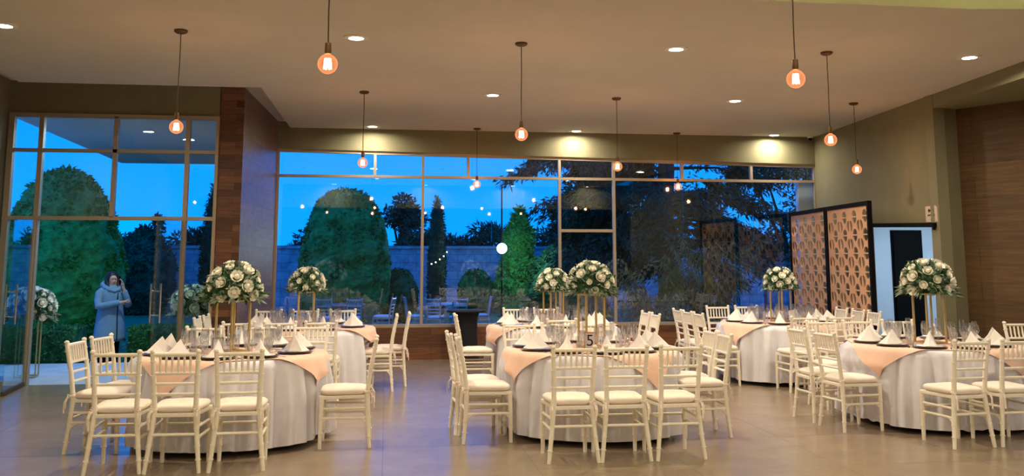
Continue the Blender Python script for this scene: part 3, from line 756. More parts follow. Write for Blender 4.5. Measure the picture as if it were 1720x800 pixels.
flute = single('champagne_flute', MB().lathe([(0, 0), (.031, 0), (.031, .002), (.006, .008), (.0042, .02), (.0042, .075), (.012, .09), (.024, .13), (.027, .17), (.0235, .225), (.023, .225), (.026, .17), (.023, .13), (.011, .092), (0, .08)], seg=20), M['tableglass'], 'glass', smooth=True, ang=60)
tumb = single('water_tumbler', MB().lathe([(0, 0), (.030, 0), (.036, .13), (.0345, .13), (.029, .008), (0, .008)], seg=20), M['tableglass'], 'glass', smooth=True, ang=60)
fork = MB(); fork.box((0, -.03, .0015), (.006, .11, .002)); fork.box((0, .04, .003), (.017, .03, .002))
for k in range(4): fork.box((-.0066 + .0044 * k, .07, .004), (.0022, .035, .0018))
fork = single('table_fork', fork, M['steel'], 'cutlery')
knife = MB(); knife.box((0, -.06, .002), (.010, .08, .004)); knife.prism([(-.008, -.02), (.006, -.02), (.008, .06), (.003, .095), (-.006, .10)], .001, .003)
knife = single('table_knife', knife, M['steel'], 'cutlery')
used = set()
def put(o, loc, rz, label, group):
    if o.name in used: c = o.copy(); COL.objects.link(c)
    else: c = o; used.add(o.name)
    c.location = loc; c.rotation_euler = (0, 0, rz); c['label'] = label; c['group'] = group; return c

# roses and bouquets
def rose_mesh(r=0.036, seed=1):
    q = random.Random(seed); m = MB()
    m.sphere((0, 0, 0), r * .62, 10, 6, (1, 1, .9))
    for lay, (n, rad, tilt, sz) in enumerate(((3, .30, .15, .62), (5, .52, .45, .74), (6, .72, .85, .8))):
        for k in range(n):
            a = 2 * pi * k / n + lay * .5 + q.uniform(-.1, .1)
            vs = []; 
            for i in range(4):
                for j in range(5):
                    u = (j / 4 - .5) * 1.5; v = i / 3
                    rr = r * (rad + .35 * v * tilt + .18 * (v ** 3) * tilt)
                    z = r * (-.45 + v * (1.25 - .45 * tilt)) - r * .18 * abs(u) ** 2 * v
                    aa = a + u * sz * (1 - .25 * v)
                    vs.append((rr * cos(aa) * (1 + .12 * v), rr * sin(aa) * (1 + .12 * v), z))
            fs = [(i * 5 + j, i * 5 + j + 1, (i + 1) * 5 + j + 1, (i + 1) * 5 + j) for i in range(3) for j in range(4)]
            m.add(vs, fs)
    return m
def leaf_add(m, p, d, L, W, q):
    d = Vector(d).normalized(); up = Vector((q.uniform(-1, 1), q.uniform(-1, 1), q.uniform(-.3, 1))); x = d.cross(up).normalized(); n_ = x.cross(d)
    p = Vector(p)
    m.add([p, p + d * L * .35 + x * W / 2 + n_ * L * .05, p + d * L, p + d * L * .35 - x * W / 2 + n_ * L * .05, p + d * L * .7 + x * W * .38, p + d * L * .7 - x * W * .38],
          [(0, 1, 4, 2, 5, 3)])
rose_meshes = []
for s in range(3):
    ro = rose_mesh(seed=s).build('rose', M['rose'], None, smooth=True, ang=60); rose_meshes.append(ro.data); bpy.data.objects.remove(ro)
def bouquet(x, y, z, sc, label, seed, n=30):
    q = random.Random(seed)
    t = thing('rose_bouquet', label, 'flowers', (x, y, z), q.random() * 6, 'white rose centrepieces'); t.scale = (sc, sc, sc)
    lf = MB(); eu = MB(); rx, rz = .195, .175; cz = .10
    for k in range(640):
        th = q.uniform(0, 2 * pi); ph = math.asin(q.uniform(-.62, 1)); rr = q.uniform(.55, 1.03)
        d = Vector((cos(th) * cos(ph), sin(th) * cos(ph), sin(ph)))
        p = Vector((d.x * rx * rr, d.y * rx * rr, cz + d.z * rz * rr))
        dd = d + Vector((q.uniform(-.7, .7), q.uniform(-.7, .7), q.uniform(-.7, .4)))
        leaf_add(lf if k % 2 else eu, p, dd, q.uniform(.04, .085), q.uniform(.016, .034), q)
    lf.sphere((0, 0, cz), .15, 14, 9, (1, 1, .8))
    for k in range(26):    # trailing sprays
        th = q.uniform(0, 2 * pi); p = Vector((cos(th) * rx * .9, sin(th) * rx * .9, cz - q.uniform(.02, .09)))
        for s in range(5):
            leaf_add(eu if k % 2 else lf, p, (cos(th) + q.uniform(-.5, .5), sin(th) + q.uniform(-.5, .5), q.uniform(-.8, .2)), q.uniform(.05, .09), .02, q)
            p = p + Vector((cos(th) * .012, sin(th) * .012, -.006))
    lf.build('foliage', M['leaf'], t); eu.build('eucalyptus', M['euca'], t)
    for k in range(n):
        g = pi * (3 - 5 ** .5) * k + q.uniform(-.15, .15); zz = 1 - (k + .5) / n * 1.42
        rr = (1 - zz * zz) ** .5; d = Vector((rr * cos(g), rr * sin(g), zz))
        o = bpy.data.objects.new('rose', rose_meshes[k % 3]); COL.objects.link(o); o.parent = t
        s = q.choice((.6, .8, .95, 1.05, 1.12)); o.scale = (s, s, s)
        o.location = (d.x * (rx + .024), d.y * (rx + .024), cz + d.z * (rz + .026))
        o.rotation_euler = d.to_track_quat('Z', 'Y').to_euler()
    return t
def stand(x, y, z0, z1, rz, label, wd=.19, name='gold_flower_stand'):
    t = thing(name, label, 'flower stand', (x, y, z0), rz, 'gold metal flower stands'); h = z1 - z0; a = wd / 2; b = .011
    for sx in (-1, 1):
        for sy in (-1, 1): MB().box((sx * a, sy * a, h / 2), (.017, .017, h)).build('post', M['gold'], t)
    for zz, nm in ((.008, 'base_frame'), (h - .012, 'top_frame')):
        f = MB()
        for s in (-1, 1): f.box((s * a, 0, zz), (.016, wd, .016)); f.box((0, s * a, zz), (wd, .016, .016))
        if zz > .1: f.box((0, 0, zz + .004), (wd, wd, .006))
        f.build(nm, M['gold'], t)
    return t
def frame(x, y, rz, txt, label, w_=.10, h_=.145, m=None, name='table_number_frame', card=None, z=ZT_ + .006):
    t = thing(name, label, 'table number', (x, y, z), rz)
    f = MB(); b = .010
    for s in (-1, 1): f.box((s * (w_ / 2 - b / 2), 0, h_ / 2), (b, .012, h_))
    f.box((0, 0, b / 2), (w_, .012, b)); f.box((0, 0, h_ - b / 2), (w_, .012, b))
    f.build('frame', m or M['goldframe'], t)
    c_ = MB().box((0, .002, h_ / 2), (w_ - 2 * b, .004, h_ - 2 * b)).build('card', card or M['paper'], t)
    MB().bar((0, .008, h_ * .7), (0, .06, .004), .025, .003).build('easel_leg', m or M['goldframe'], t)
    if txt:
        tcu = bpy.data.curves.new('number', 'FONT'); tcu.body = txt; tcu.size = .15; tcu.align_x = 'CENTER'; tcu.align_y = 'CENTER'; tcu.extrude = .0006
        tcu.materials.append(M['ink']); to = bpy.data.objects.new('number', tcu); COL.objects.link(to); to.parent = c_; to.rotation_euler = (pi / 2, 0, 0); to.location = (0, -.0012, h_ / 2); to_mesh(to)
    return t

SET = {  # seat directions of each table (degrees around the table)
 1: (234, 268, 302, 199, 163, -18, 18, 125, 90, 55), 2: (225, 258, 294, 192, 160, -16, 19, 128, 92, 55), 3: (236, 270, 303, 202, 168, -22, 14, 130, 95, 55),
 4: (240, 275, 198, 165, -20, 13, 120, 75, 308), 5: (245, 281, 208, 176, 143, -18, 15, 48, 111, 79), 6: (238, 274, 204, 170, -14, 19, 130, 95, 55, 310)}
for key, x, y, oa, sr, zt, bs, g in TABLES:
    tb_ = thing('round_table', 'round folding banquet table under the white cloth at the %s' % key, 'table', (x, y, 0), 0, 'round banquet tables')
    MB().lathe([(0, .725), (RT - .012, .725), (RT - .008, .73), (RT - .008, .755), (RT - .02, .76), (0, .76)], seg=48).build('tabletop', M['wood'], tb_)
    for s in range(4):
        a = pi / 4 + s * pi / 2; b = MB(); b.cyl((.42 * cos(a), .42 * sin(a), .725), (.62 * cos(a + .3), .62 * sin(a + .3), .0), .016); b.build('leg', M['black'], tb_)
    cl_ = cloth_mesh(g * 7 + 1, 0.05, (x, y)).build('tablecloth', M['cloth'], None, smooth=True, ang=80); cl_.location = (x, y, 0)
    tag(cl_, 'long white pleated cloth draped over the round table at the %s' % key, 'tablecloth', 'white round tablecloths')
    ov = overlay_mesh(g, ctr=(x, y), rot=R(oa) - pi / 4).build('table_overlay', M['peach'], None, smooth=True, ang=80); ov.location = (x, y, 0); ov.rotation_euler = (0, 0, R(oa) - pi / 4)
    tag(ov, 'square peach overlay with hanging corners on the %s table' % key, 'tablecloth', 'peach square overlays')
    stand(x, y, ZT_ + .006, zt, R(sr), 'open gold metal flower stand on the %s table' % key, .21 if bs > 1.05 else .19)
    bouquet(x, y, zt, bs, 'dome of white roses and grey green leaves on the %s table stand' % key, g * 3 + 2)
    q = random.Random(g * 11)
    for a in SET[g]:
        th = R(a + q.uniform(-.5, .5)); ct_, st = cos(th), sin(th)
        rot = th + pi / 2      # local -y points outward to the seat
        def P(rad, lat, z): return (x + ct_ * rad - st * lat, y + st * rad + ct_ * lat, z)
        zz = ZT_ + .0065
        put(charger, P(.62, 0, zz), rot, 'bronze charger under a place setting on the %s table' % key, 'chargers on the %s table' % key)
        put(plate, P(.62, 0, zz + .0062), rot, 'white dinner plate on its charger on the %s table' % key, 'dinner plates on the %s table' % key)
        put(napkin, P(.62, 0, zz + .0235), rot + q.uniform(-.25, .25), 'white napkin folded to a peak on a plate of the %s table' % key, 'folded napkins on the %s table' % key)
        put(fork, P(.63, -.185, zz), rot, 'steel fork beside a plate on the %s table' % key, 'cutlery on the %s table' % key)
        put(knife, P(.63, .185, zz), rot, 'steel knife beside a plate on the %s table' % key, 'cutlery on the %s table' % key)
        put(wine, P(.41, .072 + q.uniform(-.004, .004), zz), 0, 'clear stemmed wine glass on the %s table' % key, 'wine glasses on the %s table' % key)
        put(flute, P(.42, -.05 + q.uniform(-.004, .004), zz), 0, 'clear champagne flute on the %s table' % key, 'flutes on the %s table' % key)
        put(tumb, P(.345, .012 + q.uniform(-.006, .006), zz), 0, 'clear straight water glass on the %s table' % key, 'water glasses on the %s table' % key)
frame(1.93, 8.755, R(-14), '5', 'gold framed table number 5 beside the stand on the front centre table', .115, .165)
frame(5.31, 12.125, R(-10), '1', 'gold framed table number 1 on the back right table', .12, .165)
frame(2.03, 12.03, R(-60), '', 'gold edged number frame seen from the side on the back centre table', .11, .165)
frame(-1.49, 8.775, R(25), '', 'silver frame with a pale card on the front left table', .10, .15, M['steel'])
frame(-1.06, 11.985, R(0), '', 'pale pink standing card on the back left table', .085, .15, M['pinkpaper'], 'table_card', M['pinkpaper'])
frame(5.48, 12.13, R(8), '', 'plain white card hung beside the stand on the back right table', .09, .14, M['paper'], 'table_card', M['paper'], z=ZT_ + .03)
frame(2.24, 11.975, R(6), '', 'pale pink card in front of the stand on the back centre table', .10, .15, M['pinkpaper'], 'table_card', M['pinkpaper'])

# black high table against the window sill
ht = thing('cocktail_table', 'black cloth covered high table in front of the window sill', 'table', (1.28, 14.9, 0))
MB().lathe([(0, .79), (.30, .79), (.315, .80), (.315, .815), (.30, .822), (0, .822)], seg=36).build('tabletop', M['blackcloth'], ht, smooth=True)
MB().lathe([(.21, 0.0), (.20, .1), (.172, .45), (.18, .70), (.215, .79), (0, .79)], seg=36).build('fabric_cover', M['blackcloth'], ht, smooth=True)

# ------------------------------------------------------------ flower arrangements outside the entrance
bouquet(-4.93, 13.95, .80, 1.42, 'large white rose arrangement outside, left of the entrance behind glass', 91, 46)
stand(-4.93, 13.95, 0, .86, R(10), 'tall gold stand outside, left of the entrance', .26, 'tall_flower_stand')
bouquet(-2.73, 13.95, .84, 1.35, 'large white rose arrangement outside, right of the entrance behind glass', 92, 46)
stand(-2.73, 13.95, 0, .90, R(10), 'tall gold stand outside, right of the entrance', .26, 'tall_flower_stand')

# ------------------------------------------------------------ garden plants
def foliage(m, fn, n, L, W, q, out=0.6, droop=0.0):
    for k in range(n):
        p, d = fn(q); d = Vector(d).normalized()
        dd = d * out + Vector((q.uniform(-1, 1), q.uniform(-1, 1), q.uniform(-1, 1) - droop))
        l = q.uniform(.6, 1.3) * L; dd.normalize(); up = Vector((q.uniform(-1, 1), q.uniform(-1, 1), q.uniform(-1, 1))); x = dd.cross(up).normalized(); p = Vector(p)
        m.add([p, p + dd * l * .5 + x * W / 2, p + dd * l, p + dd * l * .5 - x * W / 2], [(0, 1, 2, 3)])
def revolve_plant(name, label, cat, x, y, z0, prof, n, L, W, m, seed, group=None, trunk=None):
    """prof: list of (height fraction metres, radius)"""
    t = thing(name, label, cat, (x, y, z0), 0, group); q = random.Random(seed)
    if trunk is None: trunk = prof[0][0] + .15
    MB().tube([(0, 0, -.02), (0, 0, trunk)], [.09, .07], 8).build('trunk', M['bark'], t, smooth=True)
    mb = MB(); seg = 40; core = []
    hs = [p[0] for p in prof]; H0, H1 = hs[0], hs[-1]
    def rad(h):
        for (h0, r0), (h1, r1) in zip(prof[:-1], prof[1:]):
            if h <= h1: return r0 + (r1 - r0) * (h - h0) / max(1e-6, h1 - h0)
        return prof[-1][1]
    rings = 34; vs = []; fs = []
    for i in range(rings + 1):
        h = H0 + (H1 - H0) * i / rings; r = rad(h)
        for k in range(seg):
            a = 2 * pi * k / seg; nn = 1 + .09 * noise.noise(Vector((cos(a) * r * 2.4 + seed, sin(a) * r * 2.4, h * 2.4))) + .05 * noise.noise(Vector((cos(a) * r * 8, sin(a) * r * 8 + seed, h * 8)))
            vs.append((r * nn * cos(a), r * nn * sin(a), h))
    for i in range(rings):
        for k in range(seg): a = i * seg + k; b = i * seg + (k + 1) % seg; fs.append((a, b, b + seg, a + seg))
    fs.append(tuple(range(seg - 1, -1, -1))); fs.append(tuple(rings * seg + k for k in range(seg)))
    mb.add(vs, fs)
    mx = max(p[1] for p in prof)
    def fn(q):
        while True:
            h = q.uniform(H0, H1)
            if q.random() < (rad(h) / mx) ** .7: break
        a = q.uniform(0, 2 * pi); r = rad(h) * (.93 + .1 * noise.noise(Vector((cos(a) * 3, sin(a) * 3, h * 3))))
        return (r * cos(a), r * sin(a), h), (cos(a), sin(a), .35)
    foliage(mb, fn, n, L, W, q)
    mb.build('foliage', m, t)
    return t
dome = [(0, .75), (.25, 1.05), (.9, 1.24), (1.5, 1.22), (2.2, 1.08), (2.8, .88), (3.2, .66), (3.45, .42), (3.6, .16), (3.64, .02)]
revolve_plant('topiary_dome', 'tall bullet shaped clipped evergreen behind the person outside', 'topiary', -6.65, 20.3, -.05, [(h * .98, r * 1.02) for h, r in dome], 16000, .11, .05, M['hedge'], 3, 'clipped evergreen domes')
revolve_plant('topiary_dome', 'tall bullet shaped clipped evergreen behind the left half of the long window', 'topiary', -1.08, 25, -.05, [(0, .9), (.5, 1.14), (1.2, 1.2), (2.0, 1.12), (2.7, .95), (3.1, .78), (3.35, .55), (3.48, .3), (3.54, .02)], 16000, .11, .05, M['hedge'], 4, 'clipped evergreen domes')
ball = [(0, .3), (.15, .42), (.4, .5), (.7, .5), (1.0, .38), (1.15, .22), (1.2, .02)]
revolve_plant('clipped_ball_shrub', 'round clipped shrub touching the tall dome, left of the window mullion', 'shrub', .36, 26, -.1, [(h * 1.22, r * 1.05) for h, r in ball], 5000, .08, .04, M['hedgedark'], 5, 'round clipped shrubs')
revolve_plant('clipped_ball_shrub', 'round clipped bright green shrub in front of the block wall', 'shrub', 2.40, 25, .05, [(h * 1.08, r * .95) for h, r in ball], 5000, .08, .04, M['hedge'], 6, 'round clipped shrubs')
cyp = [(0, .16), (.4, .26), (1.5, .27), (2.6, .24), (3.3, .17), (3.7, .07), (3.85, .01)]
revolve_plant('cypress_tree', 'slim dark cypress in front of the block wall', 'tree', 1.62, 30, -.2, cyp, 3500, .12, .03, M['tree'], 7, 'slim cypresses')
revolve_plant('cypress_tree', 'slim dark cypress seen at the right end of the entrance glazing', 'tree', -3.92, 22, -.2, [(h * .93, r * .95) for h, r in cyp], 3500, .12, .03, M['tree'], 8, 'slim cypresses')
con = [(0, .75), (.8, .85), (1.6, .6), (2.1, .36), (2.6, .46), (3.1, .24), (3.6, .03)]
revolve_plant('garden_conifer', 'loose conifer lit by the floodlight beside it', 'tree', 4.55, 31.8, -.2, con, 6000, .22, .07, M['hedge'], 9)
revolve_plant('garden_shrub', 'loose shrub between the conifer and the large dark tree', 'shrub', 5.9, 30.5, -.2, [(0, .8), (.7, 1.2), (1.5, 1.1), (2.1, .6), (2.4, .1)], 5000, .2, .07, M['hedgedark'], 10)
revolve_plant('garden_shrub', 'dark climbing shrub against the block wall behind the person', 'shrub', -8.1, 32.8, -.2, [(0, .6), (.8, 1.0), (1.8, .95), (2.5, .5), (2.9, .1)], 5000, .2, .08, M['tree'], 11)
def hedge(x0, x1, y0, y1, z1, label, seed):
    t = thing('low_hedge', label, 'hedge', ((x0 + x1) / 2, (y0 + y1) / 2, -.2), 0, 'low hedges along the terrace'); q = random.Random(seed)
    a, b, h = (x1 - x0) / 2, (y1 - y0) / 2, z1 + .2; mb = MB().box((0, 0, h / 2 - .02), (2 * a - .04, 2 * b - .04, h - .04))
    def fn(q):
        s = q.random()
        if s < .5: return (q.uniform(-a, a), -b, q.uniform(0, h)), (0, -1, .2)
        return (q.uniform(-a, a), q.uniform(-b, b), h - .03), (0, 0, 1)
    foliage(mb, fn, 5000, .07, .035, q); mb.build('foliage', M['hedgedark'], t)
hedge(-7.6, -4.92, 15.85, 16.6, .52, 'low clipped hedge outside, left of the person', 20)
hedge(-4.12, -2.2, 15.85, 16.6, .52, 'low clipped hedge outside, right of the person', 21)
# background trees beyond the wall
def leafy_tree(name, label, x, y, z0, h, rad, n, m, seed, group=None, L=.3, W=.12, trunk_h=None, flat=.75):
    t = thing(name, label, 'tree', (x, y, z0), 0, group); q = random.Random(seed)
    th = trunk_h or h * .5; tr = MB(); tr.tube([(0, 0, -.02), (.05, 0, th * .5), (0, 0, th)], [.16, .12, .08], 7)
    cl = []
    for k in range(9):
        a = q.uniform(0, 6.28); rr = rad * q.uniform(.15, .7); c_ = Vector((rr * cos(a), rr * sin(a), th + (h - th) * q.uniform(.1, .85))); cl.append((c_, rad * q.uniform(.28, .45)))
        tr.tube([(0, 0, th * .7), (c_.x * .5, c_.y * .5, (th + c_.z) / 2), tuple(c_)], [.07, .045, .02], 5)
    tr.build('trunk', M['bark'], t, smooth=True)
    mb = MB()
    def fn(q):
        c_, r = q.choice(cl); d = Vector((q.gauss(0, 1), q.gauss(0, 1), q.gauss(0, 1))).normalized()
        p = c_ + Vector((d.x * r, d.y * r, d.z * r * flat)) * q.uniform(.4, 1); return tuple(p), tuple(d)
    foliage(mb, fn, n, L, W, q); mb.build('crown', m, t); return t
leafy_tree('background_tree', 'tall open crowned tree beyond the wall, right of the dome', .55, 39.5, -.2, 4.6, 1.3, 2600, M['tree'], 31, L=.2, W=.09, trunk_h=2.9)
bx = [(-13.5, 38, 2.6), (-11.9, 37, 2.9), (-10.3, 38, 2.8), (-8.6, 37, 3.0), (-7.0, 37.5, 3.1), (-5.4, 37, 2.9), (-3.2, 37, 2.9), (-1.0, 37, 2.9), (1.2, 37, 2.9), (2.3, 38, 3.2), (3.4, 37, 3.0), (4.6, 37.5, 3.2), (6.2, 37, 3.1), (7.9, 37, 3.4), (9.6, 37, 3.6), (11.5, 36.5, 3.8), (13.5, 37, 4)]
for i, (x, y, h) in enumerate(bx):
    place = ['far left', 'left of the tall dome outside', 'left of the person', 'above the person', 'right of the person', 'beyond the right entrance leaf', 'left of the slim cypress by the entrance', 'behind the second dome', 'between dome and cypress', 'just right of the slim cypress', 'over the round bright shrub', 'left of the floodlight', 'behind the conifer', 'right of the conifer', 'behind the large tree, left side', 'behind the large tree, middle', 'behind the large tree, right side'][i]
    leafy_tree('background_shrub', 'dark ragged shrub showing over the garden wall, ' + place, x, y, -.2, h, 1.25, 1500, M['tree'], 40 + i, 'shrubs beyond the garden wall', L=.28, W=.07, trunk_h=1.5)
def spiky(name, label, x, y, h, seed):
    t = thing(name, label, 'tree', (x, y, -.2), 0, 'distant spiky conifers'); q = random.Random(seed)
    MB().tube([(0, 0, -.02), (0, 0, h)], [.1, .02], 6).build('trunk', M['bark'], t)
    mb = MB(); k = 0; z = h * .45
    while z < h:
        r = .9 * (1 - (z / h)) + .12
        for s in range(7):
            a = q.uniform(0, 6.28); 
            for j in range(7):
                f_ = j / 6; p = (cos(a) * r * f_, sin(a) * r * f_, z - .12 * f_); foliage(mb, lambda q: (p, (cos(a), sin(a), 0)), 3, .2, .07, q)
        z += .22
    mb.build('needles', M['tree'], t)
spiky('distant_conifer', 'small spiky conifer beyond the wall, right beside the tall dome', -10.35, 44, 4.0, 61)
spiky('distant_conifer', 'small spiky conifer beyond the wall, above the open leaf, left of two', -8.15, 46, 4.2, 62)
spiky('distant_conifer', 'small spiky conifer beyond the wall, above the open leaf, right of two', -7.45, 46.5, 4.1, 63)
# the large tree filling the right half of the window
bt = thing('large_garden_tree', 'large dark tree with drooping branches filling the right of the window', 'tree', (6.6, 21.5, -.2)); q = random.Random(77)
tr = MB(); tr.tube([(0, 0, -.05), (.1, 0, 1.2), (-.05, .1, 2.4), (.1, .1, 4.0), (0, 0, 5.6)], [.34, .28, .25, .2, .1], 12)
twigs = []
for k in range(46):
    a = q.uniform(0, 2 * pi); z = q.uniform(1.9, 5.4); L = q.uniform(1.6, 3.6)
    if k % 3 == 0: a = q.uniform(-.7, .5) + (pi if k % 2 else 0)
    pts = [(0, 0, z)]
    for s in range(1, 6):
        f_ = s / 5; pts.append((cos(a) * L * f_, sin(a) * L * f_ * .7, z + .5 * f_ - 1.1 * f_ * f_ + q.uniform(-.06, .06)))
    tr.tube(pts, [.05, .04, .03, .022, .015, .008], 5); twigs.append(pts)
    for s in range(6):
        f_ = q.uniform(.3, 1); b0 = Vector(pts[min(4, int(f_ * 5))]).lerp(Vector(pts[min(5, int(f_ * 5) + 1)]), .5); aa = a + q.uniform(-1.2, 1.2); l2 = q.uniform(.4, .9)
        p2 = [tuple(b0), tuple(b0 + Vector((cos(aa) * l2 * .5, sin(aa) * l2 * .5, -.03))), tuple(b0 + Vector((cos(aa) * l2, sin(aa) * l2, -.28)))]
        tr.tube(p2, [.014, .01, .005], 4); twigs.append(p2)
tr.build('trunk', M['bark'], bt, smooth=True)
mb = MB()
def fn(q):
    t_ = q.choice(twigs); i = q.randrange(len(t_) - 1); p = Vector(t_[i]).lerp(Vector(t_[i + 1]), q.random()) + Vector((q.gauss(0, .07), q.gauss(0, .07), q.gauss(0, .06)))
    d = Vector(t_[i + 1]) - Vector(t_[i]); return tuple(p), tuple(d)
foliage(mb, fn, 42000, .17, .045, q, out=.9, droop=.45)
mb.build('crown', M['tree'], bt)
leafy_tree('garden_tree', 'second dark tree behind the lattice screen side of the window', 10.4, 22.5, -.2, 5.2, 2.6, 9000, M['tree'], 78, L=.17, W=.05, trunk_h=1.2)
leafy_tree('garden_tree', 'dense dark tree close behind the trunk of the large tree', 6.0, 25.5, -.2, 5.6, 2.3, 14000, M['tree'], 79, L=.2, W=.08, trunk_h=1.0, flat=1.1)
def reeds(x, y, h, w_, n, seed, label):
    t = thing('weeping_shrub', label, 'shrub', (x, y, -.2), 0, 'weeping shrubs outside the window'); q = random.Random(seed); st = MB(); mb = MB()
    for k in range(n):
        a = q.uniform(0, 6.28); b = q.uniform(0, w_ * .35); H = h * q.uniform(.6, 1.02); sp = q.uniform(.3, 1) * w_ * .6
        pts = [(cos(a) * b, sin(a) * b, 0)]
        for s in range(1, 7):
            f_ = s / 6; pts.append((cos(a) * (b + sp * f_ ** 2), sin(a) * (b + sp * f_ ** 2), H * (1.25 * f_ - .35 * f_ ** 3)))
        st.tube(pts, [.008, .007, .006, .005, .004, .003, .002], 4)
        for s in range(34):
            i = q.randrange(1, 6); p = Vector(pts[i]).lerp(Vector(pts[i + 1 if i < 6 else 6]), q.random())
            foliage(mb, lambda q: (tuple(p), (cos(a), sin(a), -.4)), 1, .2, .028, q, out=.5, droop=1.0)
    st.build('stems', M['olive'], t); mb.build('leaves', M['olive'], t)
reeds(5.05, 17.4, 1.9, 1.1, 60, 81, 'olive weeping shrub close to the glass, left one')
reeds(6.15, 17.6, 2.5, 1.4, 90, 82, 'tall olive weeping shrub close to the glass, right one')
reeds(4.2, 18.6, 1.5, 1.0, 45, 83, 'small olive weeping shrub close to the glass, behind the centre tables')

# ------------------------------------------------------------ garden furniture and lamps
def garden_table(x, y, label):
    t = thing('garden_table', label, 'table', (x, y, -.2), 0, 'round metal garden tables')
    MB().lathe([(0, .72), (.50, .72), (.515, .73), (.515, .75), (.50, .757), (0, .757)], seg=36).build('tabletop', M['chrome'], t, smooth=True)
    MB().tube([(0, 0, .02), (0, 0, .72)], .03, 12).build('column', M['chrome'], t, smooth=True)
    MB().lathe([(0, 0), (.25, 0), (.25, .015), (.04, .04), (0, .04)], seg=24).build('base', M['chrome'], t, smooth=True)
garden_table(-.98, 23.0, 'round metal table outside behind the back left table')
garden_table(1.47, 23.0, 'round metal table outside behind the black high table')
M['bluecush'] = mat('white_outdoor_cushion', srgb(235, 235, 240), 0.9)
gc0 = make_chair('garden_chair', M['chrome'], 'chair', '', M['bluecush'], ties=False)
for i, (x, y, a, d) in enumerate([(-2.05, 22.9, 10, 'left end of the left metal table, near the pier'), (-1.35, 22.1, 80, 'near side of the left metal table, left one'), (-.72, 22.05, 95, 'near side of the left metal table, right one'), (-.05, 22.6, 165, 'right end of the left metal table'),
                                  (.72, 22.6, 5, 'left of the right metal table beside the mullion'), (1.17, 22.1, 75, 'near side of the right metal table, left one'), (1.70, 22.0, 95, 'near side of the right metal table, right one'), (2.3, 22.8, 178, 'right end of the right metal table')]):
    o = gc0 if i == 0 else copy_tree(gc0)
    o.location = (x, y, -.2); o.rotation_euler = (0, 0, R(a - 90)); o['label'] = 'metal garden chair, ' + d; o['group'] = 'metal chairs in the garden'
fp = thing('garden_floodlight', 'bright round white floodlight on a thin pole in the garden', 'lamp', (3.70, 29.8, -.2))
MB().tube([(0, 0.05, 0), (0, 0.05, 4.2)], .025, 8).build('pole', M['black'], fp)
MB().lathe([(0, 0), (.13, 0), (.13, .02), (.03, .04), (0, .04)], seg=16).build('base', M['black'], fp)
MB().sphere((0, 0, 2.17), .165, 20, 12).build('lamp_globe', M['flood'], fp, smooth=True)
fd = bpy.data.lights.new('flood_lamp', 'POINT'); fd.energy = 38; fd.color = (.6, .92, 1.0); fd.shadow_soft_size = .15
fo = bpy.data.objects.new('flood_lamp', fd); COL.objects.link(fo); fo.parent = fp; fo.location = (0.25, -.28, 2.17)
sl = thing('string_lights', 'short string of tiny warm bulbs in front of the cypress', 'string lights', (0, 0, 0))
pts = [(1.42, 29.4, 1.48), (1.55, 29.4, 1.53), (1.68, 29.4, 1.62), (1.80, 29.4, 1.72), (1.90, 29.4, 1.85)]
MB().tube([(1.42, 29.95, 1.40)] + pts + [(1.85, 29.95, 1.95)], .004, 4).build('wire', M['black'], sl)
for p in pts: MB().sphere(p, .022, 8, 6).build('bulb', M['fairy'], sl, smooth=True)

# ------------------------------------------------------------ person outside
pe = thing('person', 'person in a long pale blue hooded coat standing outside, phone held to the ear', 'person', (-4.47, 16.15, -.2), R(34))
def skin_mesh(name, verts, edges, radii, m, parent, sub=2):
    me = bpy.data.meshes.new(name); me.from_pydata(verts, edges, []); me.update()
    if not me.skin_vertices:
        o = bpy.data.objects.new(name, me); COL.objects.link(o); o.modifiers.new('skin', 'SKIN')
    else: o = bpy.data.objects.new(name, me); COL.objects.link(o); o.modifiers.new('skin', 'SKIN')
    if not me.skin_vertices: me.attributes.new('dummy_a', 'FLOAT', 'POINT'); 
    sv = me.skin_vertices[0].data
    for i, r in enumerate(radii): sv[i].radius = r if isinstance(r, tuple) else (r, r)
    sv[0].use_root = True
    s = o.modifiers.new('sub', 'SUBSURF'); s.levels = sub; s.render_levels = sub
    me.materials.append(m); o.parent = parent; return o
V = []; Ed = []; Rr_ = []
def j(p, r, par=None):
    V.append(p); Rr_.append(r)
    if par is not None: Ed.append((par, len(V) - 1))
    return len(V) - 1
pel = j((0, 0, .88), (.15, .11)); sp = j((0, 0, 1.08), (.13, .09), pel); chs = j((0, .0, 1.27), (.15, .10), sp); nk = j((0, 0, 1.38), .052, chs)
jw = j((0, -.025, 1.435), (.055, .062), nk); sk = j((0, -.015, 1.505), (.072, .088), jw); tp = j((0, 0, 1.565), (.055, .07), sk)
ns = j((0, -.105, 1.475), .012, jw)
def hand(w_, dirv, side, up):
    d = Vector(dirv).normalized(); s_ = Vector(side).normalized(); wv = Vector(V[w_]); k = j(tuple(wv + d * .05), (.030, .018), w_)
    for f_, (o_, ln) in enumerate(((-.024, .058), (-.008, .066), (.008, .062), (.024, .05))):
        a = j(tuple(wv + d * .085 + s_ * o_), .0085, k); u_ = Vector(up).normalized()
        b = j(tuple(wv + d * (.085 + ln * .6) + s_ * o_ + u_ * .008), .008, a); j(tuple(wv + d * (.085 + ln * .9) + s_ * o_ + u_ * .028), .007, b)
    a = j(tuple(wv + d * .04 - s_ * .035), .0095, w_); j(tuple(wv + d * .07 - s_ * .045 + Vector(up) * .02), .0085, a)
